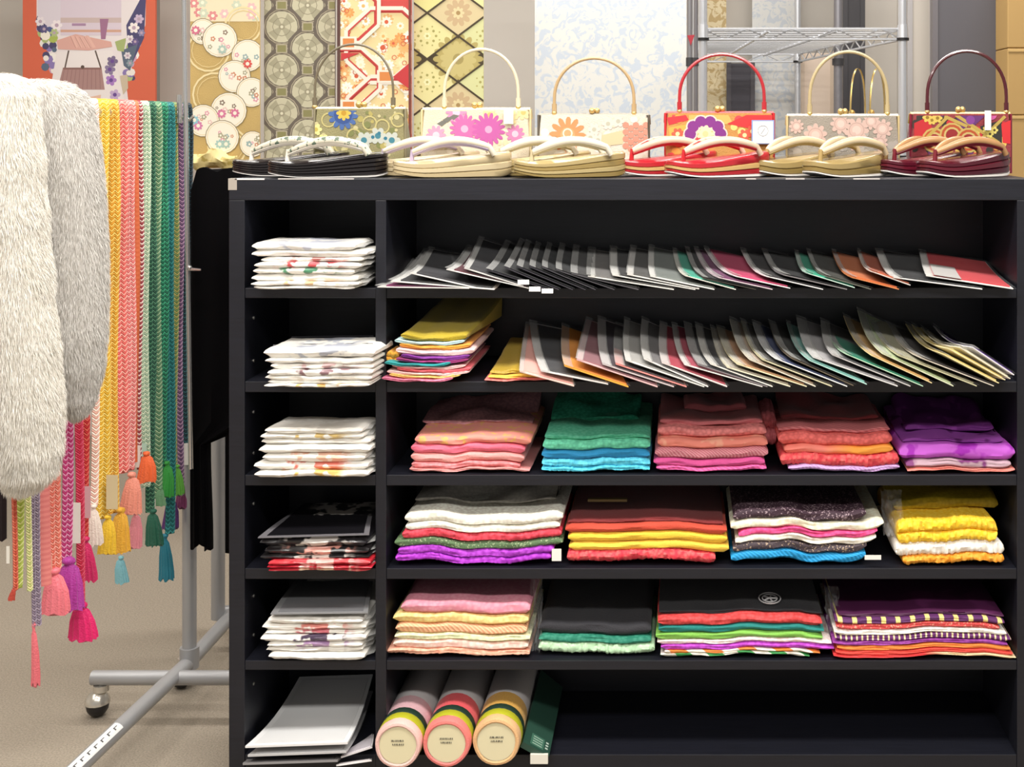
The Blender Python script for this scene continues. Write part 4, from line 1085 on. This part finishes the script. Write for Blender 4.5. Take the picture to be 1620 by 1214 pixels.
# ------------------------------------------------------------------ wall hangings behind
def hanging(name, px0, px1, Y, base_m, lab, cat, draw=None, ybot=420, ytop=-90, t=.006, group=None, wavy=0.):
    A, B = U(px0, ytop, Y), U(px1, ybot, Y)
    root = thing(name, ((A.x+B.x)/2, Y, B.z), lab, cat, group)
    MB().box((A.x, Y, B.z), (B.x, Y+t, A.z)).build('panel', base_m, root, False)
    if draw:
        P = Print((px0, -60, px1, 300), lambda x, y, o: (U(x, y, Y).x, Y-o, U(x, y, Y).z))
        draw(P); P.build('woven_pattern', root, .55)
    # hanging bar
    MB().tube([(A.x-.02, Y+t/2, A.z), (B.x+.02, Y+t/2, A.z)], .009, 8).build('hanging_bar', mat('#8a8278', .4, metal=.5), root)
    return root
def octo(x, y, r, ry=None, c=.414):
    ry = ry or r; k = c
    return [(x-r, y-ry*k), (x-r*k, y-ry), (x+r*k, y-ry), (x+r, y-ry*k), (x+r, y+ry*k), (x+r*k, y+ry), (x-r*k, y+ry), (x-r, y+ry*k)]
GO = 'brocade sashes hung behind the unit'
def o1(P):
    r = random.Random(9)
    P.poly([(300, -60), (412, -60), (412, 34), (300, 34)], '#e7d9b8')
    for i in range(14): P.flower(300+r.random()*110, -50+r.random()*80, 8, r.choice(['#e3b9b9', '#c9d0b8', '#d88a8a']), '#f4ead0', 6)
    for x, y, rr in ((330, 80, 34), (385, 40, 30), (340, 150, 36), (398, 190, 34), (310, 230, 30), (360, 232, 32)): P.ring(x, y, rr, 3, '#e8d6a4', 18); P.ring(x, y, rr*.8, 1.5, '#dcc48a', 16)
    cs = [(321, 50, 20), (348, 63, 27), (392, 88, 25), (371, 121, 25), (398, 146, 23), (362, 175, 28), (322, 191, 25), (352, 217, 26), (400, 228, 20)]
    for x, y, rr in cs:
        P.disc(x, y, rr+1.2, '#8a7a58'); P.disc(x, y, rr, '#f1e8d6')
        P.ring(x, y, rr*.93, 1, '#dcc9a0', 18)
        for k in range(7):
            a = r.random()*6.28; d_ = r.random()*rr*.72; P.flower(x+d_*cos(a), y+d_*sin(a), r.uniform(2.5, 5), r.choice(['#a9a48a', '#d89aa8', '#c98a6a', '#9ab0ae', '#8a7a6a', '#e0bfb8']), '#f6f0e0', 5)
    for x, y, c in ((392, 101, '#d2504a'), (351, 180, '#d0769a'), (372, 179, '#cf6f94'), (314, 199, '#cf7aa6'), (308, 190, '#8fc0cc'), (348, 228, '#9fc0bc'), (358, 228, '#9fbcb4'), (352, 78, '#a8c0b4'), (310, 48, '#d0708a')):
        P.flower(x, y, 7.5, c, '#f1e6d4', 8, 0, .4)
sash_a = hanging('brocade_sash', 301, 411, 1.35, mat('#c3a565', .5, 'cloth'), 'gold brocade sash with overlapping white flower roundels', 'sash', o1, ybot=266, group=GO)
def o2(P):
    P.poly([(418, -60), (530, -60), (530, 300), (418, 300)], '#b4aa92')
    for y0 in range(-2, 6):
        for c in range(4):
            x = 405+41*c; y = -28+68.5*y0*.5*2/2+(34 if c % 2 == 0 else 0)
            y = -26+68.5*(y0-1)+(0 if c % 2 else 34.5)
            P.poly(octo(x, y, 31, 33), '#6a6055'); P.ring(x, y, 28, 1.6, '#a79d86', 16); P.disc(x, y, 25, '#c6c0a4')
            for k in range(4):
                a = k*pi/2+pi/4
                P.poly([(x+5*cos(a-.6), y+5*sin(a-.6)), (x+23*cos(a-.38), y+23*sin(a-.38)), (x+23*cos(a+.38), y+23*sin(a+.38)), (x+5*cos(a+.6), y+5*sin(a+.6))], '#a8a288')
            P.ring(x, y, 15, 1, '#8c856e', 12); P.disc(x, y, 5, '#9a937a', 10); P.disc(x, y, 2.5, '#d8d2b8', 8)
    for y0 in range(-2, 7):
        for c in range(4):
            x = 405+41*c; y = -26+68.5*(y0-1)+(34.5 if c % 2 else 0)
            P.poly([(x-9, y-7), (x+9, y-7), (x+9, y+7), (x-9, y+7)], '#b4aa92'); P.poly([(x-7, y-5.5), (x+7, y-5.5), (x+7, y+5.5), (x-7, y+5.5)], '#8b8658')
hanging('brocade_sash', 418, 530, 1.38, mat('#6d6459', .55, 'cloth'), 'dark grey brocade sash with round silver medallions in octagons', 'sash', o2, group=GO)
def o3(P):
    r = random.Random(5)
    P.poly([(538, -60), (650, -60), (650, 300), (538, 300)], '#cf4a45')
    for x, y, R_ in ((612, 72, 58), (552, 122, 44), (612, 178, 56), (548, 20, 46), (552, 220, 46), (650, 126, 18)):
        P.poly(octo(x, y, R_+6, R_*.92+6), '#f3e7d6'); P.poly(octo(x, y, R_+1, R_*.92+1), '#c9423e'); P.poly(octo(x, y, R_-2, (R_-2)*.92), '#f0d9a0')
        for k in range(26):
            a = r.random()*6.28; d_ = (r.random()**.6)*R_*.8
            P.flower(x+d_*cos(a), y+d_*sin(a)*.92, r.uniform(5, 10), r.choice(['#fbf3dc', '#f6e2ae', '#eeb777', '#fdf8ea', '#e8a05a']), r.choice(['#e8b46a', '#d8623f', '#f7e8c0']), 9, a, .35)
        for k in range(9):
            a = r.random()*6.28; d_ = r.random()*R_*.8; P.ring(x+d_*cos(a), y+d_*sin(a)*.9, 4, 1.1, '#cf5a3c', 9)
    for x, y, R_ in ((612, 72, 58), (552, 122, 44), (612, 178, 56), (548, 20, 46), (552, 220, 46)):
        for rr_, wd_, c_ in ((R_+2, 3, '#c9423e'), (R_+6, 6, '#f3e7d6')):
            o_ = octo(x, y, rr_, rr_*.92)
            for k in range(8): P.line(o_[k-1], o_[k], wd_, c_)
    for x, y in ((552, 68), (610, 121), (552, 168), (612, 228)):
        P.poly([(x-13, y-10), (x+13, y-10), (x+13, y+10), (x-13, y+10)], '#f3e7d6'); P.poly([(x-9, y-7), (x+9, y-7), (x+9, y+7), (x-9, y+7)], '#dd8a4a')
    P.poly([(540, 84), (570, 84), (540, 96)], '#c9393c'); P.poly([(650, 98), (622, 122), (650, 142)], '#c9393c')
    P.line((534, -60), (534, 300), 10, '#5a3a34'); P.line((650, -60), (650, 300), 6, '#7a3a30')
hanging('brocade_sash', 534, 651, 1.36, mat('#cf4a45', .55, 'cloth'), 'red and gold brocade sash with cream octagon lattice', 'sash', o3, group=GO)
def o4(P):
    r = random.Random(6)
    P.poly([(655, -60), (765, -60), (765, 300), (655, 300)], '#d8cd8e')
    hw, hh = 49, 36.5
    k = 0
    for i in range(-4, 7):
        for c in (-1, 0, 1, 2):
            x = 676+hw*c; y = 57-hh*1+hh*(2*i)+(hh if c % 2 == 0 else 0)
            kind = (i+(c % 2)*1) % 2 if c % 2 else 2
            dia = [(x-hw, y), (x, y-hh), (x+hw, y), (x, y+hh)]
            if c % 2 == 0:
                P.poly(dia, r.choice(['#e3dc93', '#d9d9a0', '#e8dfa0']))
                for t in range(8):
                    a = t*pi/4; P.disc(x+14*cos(a), y+11*sin(a), 2.2, '#a9a15c', 7); P.disc(x+21*cos(a+.39), y+16*sin(a+.39), 1.5, '#b9b06c', 6)
                P.flower(x, y, 6, '#f3edbb', '#b8ae66', 6)
            elif i % 2 == 0:
                P.poly(dia, '#d9c79a'); P.flower(x, y, 22, '#c9ad85', '#b89a78', 10, 0, .3); P.flower(x, y, 10, '#e0cfa0', '#a98a58', 8)
            else:
                P.poly(dia, '#4a3d22'); P.flower(x, y, 40, '#b9a865', None, 18, 0, .3, .22); P.flower(x, y, 29, '#cabb7a', '#a8975a', 14, .1, .3, .2)
    for i in range(-4, 7):
        for c in (-1, 0, 1, 2):
            x = 676+hw*c; y = 57-hh+hh*2*i+(hh if c % 2 == 0 else 0)
            P.line((x-hw, y), (x, y-hh), 3, '#43361f'); P.line((x, y-hh), (x+hw, y), 3, '#43361f')
hanging('brocade_sash', 655, 765, 1.38, mat('#d0c488', .55, 'cloth'), 'yellow gold brocade sash with brown diamond lattice', 'sash', o4, group=GO)
# folded ends of the gold sash spilling behind the unit
gm = MB(); rings = []
for i in range(13):
    q = i/12; px = 302+72*q; ring = []
    for j in range(12):
        a = 2*pi*j/12; p = U(px, 253+5*sin(q*9), 1.33); r_ = 13*(.55+.45*sin(pi*(.12+.8*q)))*(1+.25*sin(j*2.1+q*11))
        ring.append((p.x, 1.33+r_*mpp(1.33)*cos(a), p.z+r_*mpp(1.33)*sin(a)))
    rings.append(ring)
gm.loft(rings).build('gathered_end', mat('#cdbb80', .5, 'print', col2='#a9944c', scale=30), sash_a)
hanging('fabric_length', 846, 1086, 1.9, mat('#d3d3cf', .6, 'damask', col2='#bcc5d0'), 'wide white and pale blue damask fabric length hung at back', 'fabric', t=.01)
hanging('fabric_length', 1119, 1149, 2.62, mat('#d9c9a4', .6, 'damask', col2='#b9a070'), 'narrow beige patterned fabric seen behind the wire rack', 'fabric')
hanging('fabric_length', 1190, 1262, 2.64, mat('#d6d6d4', .6, 'damask', col2='#c2c8d0'), 'white fabric length seen behind the wire rack posts', 'fabric')

# poster of a kimono torso, no head
def pst(P):
    P.poly([(36, -60), (246, -60), (246, 300), (36, 300)], '#d4664a')
    body = '#e6dcdc'
    P.poly([(58, -60), (232, -60), (230, 40), (215, 78), (198, 120), (205, 175), (82, 175), (84, 110), (72, 66), (58, 40)], body)
    r = random.Random(2)
    sl = ['#4a4568', '#e9e2da', '#a9b87a', '#8a78b0', '#c9a0b8', '#5a6a80', '#efe9e2']
    for k in range(60):
        s_ = r.random(); x, y = (58+20*r.random()+s_*14, 28+s_*90-10*r.random()) if k % 2 else (214-s_*18+14*r.random(), 28+s_*100)
        P.disc(x, y, r.uniform(4, 8), r.choice(sl), 8)
    P.poly([(60, -60), (100, -60), (96, 50), (80, 64), (60, 46)], '#d9cfd8'); 
    for x, y, c in ((66, 44, '#4a4568'), (84, 60, '#a9b85a'), (78, 50, '#4f5a8a'), (72, 56, '#efe6d8')): P.disc(x, y, 8, c, 9)
    P.poly([(96, -60), (192, -60), (192, 56), (96, 56)], '#d8c9d4'); P.poly([(96, 28), (192, 28), (192, 36), (96, 36)], '#c9b4b0'); P.poly([(96, 47), (192, 47), (192, 51), (96, 51)], '#cfa28c')
    P.poly([(158, 30), (172, 30), (167, 62), (160, 62)], '#a0708e'); P.poly([(114, 37), (136, 37), (136, 41), (114, 41)], '#a886a4')
    P.poly([(200, 40), (232, -20), (228, 60), (205, 110)], '#4c4870'); P.poly([(192, 80), (218, 70), (206, 112), (196, 104)], '#5a6678'); P.poly([(182, 66), (200, 60), (196, 82), (186, 80)], '#a4b072')
    for x, y, c, rr in ((212, 44, '#efe6e2', 9), (220, 30, '#c9b4cc', 8), (206, 62, '#e8dfe0', 7), (214, 66, '#6a5a8a', 6), (202, 88, '#d9d0d4', 6), (224, 52, '#8a86a8', 6), (64, 34, '#e6dce0', 8), (70, 46, '#5a5480', 7), (90, 40, '#efe4e6', 9), (86, 52, '#b0bc84', 7), (206, 100, '#8a9aa0', 6)): P.flower(x, y, rr, c, '#b8a0b0', 6)
    P.poly([(90, 64), (120, 54), (176, 66), (178, 74), (140, 80), (92, 78)], '#d9a79c')                   # sleeve edge and forearms
    for k in range(5): P.poly([(112+6*k, 56+2*(k % 2)), (117+6*k, 57), (124+7*k, 75), (119+7*k, 76)], '#e3b5a8')
    for k in range(4): P.line((112+7*k, 58), (120+8*k, 76), .9, '#b8837a')
    P.poly([(90, 82), (178, 80), (196, 150), (202, 175), (84, 175), (82, 130)], '#e9e0de')
    for a, b in (((109, 80), (103, 108)), ((151, 80), (160, 108))): P.line(a, b, 2.4, '#5f4f48')
    P.poly([(100, 107), (161, 107), (166, 142), (91, 142)], '#a98480'); P.poly([(100, 107), (161, 107), (161, 110), (100, 110)], '#8a6660')
    for k in range(10): P.line((96+7*k, 141), (102+6.2*k, 110), .8, '#8f6c68')
    P.disc(131, 106, 3, '#5c4a42', 8)
    for x, y, c in ((176, 127, '#a87cc0'), (174, 110, '#8a7a9a'), (178, 97, '#7a6a8a'), (182, 150, '#c0a8cc')): P.flower(x, y, 9, c, '#6a4a90', 5)
    P.poly([(120, 158), (160, 150), (158, 175), (122, 175)], '#e2b9a4'); P.poly([(190, 120), (202, 118), (203, 140), (195, 150)], '#c9b8a0')
Yp = 2.3
Ap, Bp = U(36, -90, Yp), U(246, 260, Yp)
po = thing('poster', ((Ap.x+Bp.x)/2, Yp, Bp.z), 'orange poster showing a kimono torso with a mauve handbag', 'poster')
MB().box((Ap.x, Yp, Bp.z), (Bp.x, Yp+.012, Ap.z)).build('poster_board', mat('#d4664a', .6), po, False)
P = Print((36, -80, 246, 258), lambda x, y, o: (U(x, y, Yp).x, Yp-o, U(x, y, Yp).z)); pst(P); P.build('poster_print', po)
st_ = MB().box((Ap.x, Yp+.012, 0), (Ap.x+.03, Yp+.04, Ap.z)); st_.box((Bp.x-.03, Yp+.012, 0), (Bp.x, Yp+.04, Ap.z)); st_.build('stand_frame', mat('#8f8b86', .4, metal=.5), po, False)

# ------------------------------------------------------------------ chrome wire rack behind, panels and boxes
Z1, Z2, Z3 = 1.2, 2.0, 2.55
pL = [px_x(1112, Z1), px_x(1100, Z2)]; pR = [px_x(1428, Z1), px_x(1322, Z2)]
BR_ = [U(1112, 50, Z1), U(1428, 50, Z1)]
zsh = U(0, 46, Z1).z; zsh2 = U(0, 232, Z1).z
xb0 = px_x(1098, 2.3); xb1 = px_x(1258, 2.3)
corners = [(px_x(1112, Z1), Z1), (px_x(1428, Z1), Z1), (px_x(1262, 2.45), 2.45), (px_x(1099, 2.45), 2.45)]
wr = thing('wire_rack', (px_x(1270, Z1), 1.8, 0), 'chrome wire shelving rack standing behind the handbags', 'rack')
CH2 = mat('#d9dbe0', .3, metal=.6)
for (x, y) in corners:
    MB().tube([(x, y, 0), (x, y, 2.1)], .0128, 12).build('post', CH2, wr)
for zz_ in (zsh, zsh2):
    for (x, y) in corners:
        MB().tube([(x, y, zz_-.026), (x, y, zz_+.012)], [.0165, .015], 12).build('collar', CH2, wr)
        MB().tube([(x, y, zz_-.034), (x, y, zz_-.026)], .019, 12).build('sleeve_clip', DK, wr)
    sh = MB()
    for k in range(4):
        (xa, ya), (xb, yb) = corners[k], corners[(k+1) % 4]
        a, b = Vector((xa, ya, 0)), Vector((xb, yb, 0)); n_ = max(6, int((b-a).length/.06))
        for dz in (0, -.03): sh.tube([a+Vector((0, 0, zz_+dz)), b+Vector((0, 0, zz_+dz))], .0042, 6)
        zig = [a.lerp(b, i/n_)+Vector((0, 0, zz_-(.03 if i % 2 else 0))) for i in range(n_+1)]
        sh.tube(zig, .0026, 5)
    sh.build('shelf_frame', CH2, wr)
    for i in range(1, 16):
        q = i/16; a = Vector((*corners[0], zz_)).lerp(Vector((*corners[3], zz_)), q); b = Vector((*corners[1], zz_)).lerp(Vector((*corners[2], zz_)), q)
        MB().tube([a, b], .003, 5).build('shelf_wire', CH2, wr)
    for q in (.33, .67):
        a = Vector((*corners[0], zz_-.006)).lerp(Vector((*corners[1], zz_-.006)), q); b = Vector((*corners[3], zz_-.006)).lerp(Vector((*corners[2], zz_-.006)), q)
        MB().tube([a, b], .0042, 6).build('cross_wire', CH2, wr)
def post_pole(px, Y, r, lab, col='#b5b4b6'):
    p = px_x(px, Y); t = thing('display_pole', (p, Y, 0), lab, 'pole')
    MB().tube([(p, Y, 0), (p, Y, 2.2)], r, 12).build('pole', mat(col, .3, metal=.6), t)
    MB().tube([(p, Y, 0), (p, Y, .02)], .035, 18).build('base', mat(col, .3, metal=.6), t)
    z = U(0, 98, Y).z; MB().tube([(p, Y, z-.012), (p, Y, z+.012)], r*1.35, 12).build('collar', mat('#3a393c', .4), t); return t
pole_a = post_pole(1091, 0.95, .0075, 'slim grey display pole left of the wire rack', '#9b999c')
post_pole(1101, 1.10, .006, 'thin metal pole close to the wire rack corner post', '#8d8a8e')
post_pole(1326, 1.95, .016, 'grey pole seen inside the wire rack', '#8f8d92')
tgo = MB(); a, b, c_ = U(1087, 56, .938), U(1099, 55, .938), U(1093, 72, .938)
tgo.add([a, b, c_, a+Vector((0, .004, 0)), b+Vector((0, .004, 0)), c_+Vector((0, .004, 0))], [(0, 2, 1), (3, 4, 5), (0, 1, 4, 3), (1, 2, 5, 4), (2, 0, 3, 5)])
tgo.build('price_flag', mat('#b52a3a', .5), pole_a, smooth=False, label='small red triangular tag')
def panel(name, px0, px1, py0, py1, Y, col, lab, cat, t=.03, rough=.6, border=None, floor=True):
    A, B = U(px0, py0, Y), U(px1, py1, Y); z0 = 0 if floor else B.z
    o = thing(name, ((A.x+B.x)/2, Y, z0), lab, cat)
    bev(MB().box((A.x, Y, z0), (B.x, Y+t, A.z)).build('board', mat(col, rough), o, False), .004)
    e = border or '#8a8680'
    MB().box((A.x-.006, Y-.004, z0), (A.x+.012, Y+t+.004, A.z+.01)).build('edge_strip', mat(e, .4), o, False)
    MB().box((B.x-.012, Y-.004, z0), (B.x+.006, Y+t+.004, A.z+.01)).build('edge_strip', mat(e, .4), o, False)
    return o
panel('partition_panel', 1478, 1590, -80, 300, 1.75, '#57555b', 'dark grey partition panel behind the burgundy handle', 'panel', border='#6a666a')
panel('partition_panel', 1438, 1476, -80, 300, 1.85, '#c2bab0', 'light beige partition strip right of the wire rack', 'panel', border='#a8a4a4')
panel('partition_panel', 1352, 1424, -80, 300, 2.45, '#d0c9c0', 'pale wall board seen through the wire rack', 'panel', border='#c0b9b0')
panel('partition_panel', 1268, 1318, 84, 300, 2.5, '#e6d2c0', 'peach coloured board standing behind the grey pole', 'panel', border='#d8c4b0')
panel('display_board', 1336, 1366, -80, 300, 2.3, '#3a383c', 'narrow black board next to the grey pole', 'panel', border='#3a383c')
panel('display_board', 1152, 1192, 100, 300, 2.58, '#3d3a42', 'dark grey board framed by the red handle', 'panel', border='#4a464c')
for k, (py0, py1, lab) in enumerate(((76, 182, 'upper brown cardboard carton stacked at the right edge'), (182, 300, 'lower brown cardboard carton stacked at the right edge'), (-60, 76, 'topmost brown cardboard carton stacked at the right edge'))):
    A, B = U(1594, py0, 1.6), U(1760, py1, 1.6)
    o = thing('cardboard_carton', ((A.x+B.x)/2, 1.6, B.z), lab, 'carton', 'cartons at the right edge')
    bev(MB().box((A.x, 1.6, B.z+.001), (B.x, 1.9, A.z-.001)).build('carton_body', mat('#b5935c', .7), o, False), .003)
    MB().box((A.x+.002, 1.597, A.z-.012), (B.x-.002, 1.6, A.z-.004)).build('lid_edge', mat('#c9a76c', .7), o, False)
    if k == 1: base_z = B.z
MB().box((U(1590, 0, 1.6).x, 1.58, 0), (U(1764, 0, 1.6).x, 1.95, base_z)).build('carton_table', mat('#8a7a66', .6), label='plain counter under the cardboard cartons', cat='counter', smooth=False)
# two gold handbags on the lower wire shelf
def small_bag(px, lab, Y, hw=.075):
    z0 = zsh2+.005; x = px_x(px, Y); t = thing('gold_handbag', (x, Y, z0), lab, 'handbag', 'gold handbags on the wire rack')
    zt = U(0, 184, Y).z
    rings = [[(x+sx*.035*f, Y+sy*hw*f, z) for sx, sy in ((-1, -1), (1, -1), (1, 1), (-1, 1))] for z, f in ((z0, .95), (z0+.01, 1), (zt-.03, .95), (zt, .7))]
    bev(MB().loft(rings).build('body', mat('#cdb78a', .4, 'cloth'), t, False), .004)
    MB().ball((x-.022, Y-.02, zt+.01), .011).build('clasp', mat('#e0b46a', .3, metal=.6), t)
    top = U(0, 108, Y).z; pts = []
    for i in range(21):
        th = pi*i/20; pts.append((x-.03*cos(th)*1.0, Y-.045*cos(th), zt+(top-zt)*sin(th)**.8))
    rings = [[Vector(p)+Vector((ax, ay, 0)) for ax, ay in ((-.002, -.008), (.002, -.008), (.002, .008), (-.002, .008))] for p in pts]
    MB().loft(rings).build('handle', mat('#cdb06a', .25, metal=.6), t)
small_bag(1357, 'gold handbag with flat arched handle on the lower wire shelf', 1.5)
small_bag(1388, 'second gold handbag nearest the corner post on the lower wire shelf', 1.36)
# odds and ends
def crumple(px0, px1, py0, py1, Y, lab, seed, name='plastic_bag'):
    mb = MB(); n_, m_ = 14, 10; V = []; rn = random.Random(seed)
    A, B = U(px0, py0, Y), U(px1, py1, Y)
    for j in range(m_+1):
        for i in range(n_+1):
            x = A.x+(B.x-A.x)*i/n_; z = A.z+(B.z-A.z)*j/m_
            V.append((x+noise.noise(Vector((i*.9, j*.9, seed)))*.004, Y+noise.noise(Vector((i*.8, j*.7, seed+5)))*.02+.04*(1-j/m_), z+noise.noise(Vector((i*.5, j*.9, seed+9)))*.006))
    k = len(V); V2 = V+[(x, y+.0006, z) for x, y, z in V]; Fc = []
    for j in range(m_):
        for i in range(n_):
            a = j*(n_+1)+i; Fc.append((a, a+n_+1, a+n_+2, a+1)); Fc.append((k+a, k+a+1, k+a+n_+2, k+a+n_+1))
    mb.add(V2, Fc); return mb.build(name, FILM, label=lab, cat='plastic bag')
crumple(1398, 1432, 785, 848, .02, 'crinkled clear bag end beside the yellow stack', 3)
crumple(1308, 1330, 940, 1000, .03, 'crumpled clear wrapper between the rainbow and scarlet stacks', 5)
crumple(836, 856, 920, 1030, .02, 'clear bag edge at the right of the pastel stack', 6)
em = U(1216, 955, .10); em.z = max(v.co.z+st[-1].location.z for v in st[-1].data.vertices)+.002
o = thing('round_emblem', (em.x, .1, em.z), 'small round silver emblem on the black cloth above the rainbow stack', 'emblem')
mm = MB()
zz_ = st[-1].location.z
for rr_ in (.022, .015): mm.tube([(em.x+rr_*cos(i*pi/10), .07+rr_*1.3*sin(i*pi/10), em.z) for i in range(21)], .0013, 5)
mm.build('ring', mat('#d9d7d8', .4), o)
m2 = MB()
for k in range(5):
    a = k*2*pi/5; m2.tube([(em.x, .07, em.z), (em.x+.014*cos(a), .07+.018*sin(a), em.z)], .0016, 5)
m2.build('flower_motif', mat('#dcdadb', .4), o)
pz = U(950, 792, .1)
MB().box((pz.x-.026, .1, pz.z-.003), (px_x(992, .1), .112, pz.z+.002)).build('gold_label_strip', mat('#8f7a4a', .5), label='narrow gold paper strip lying on the dark red cloth', cat='paper strip', smooth=False)
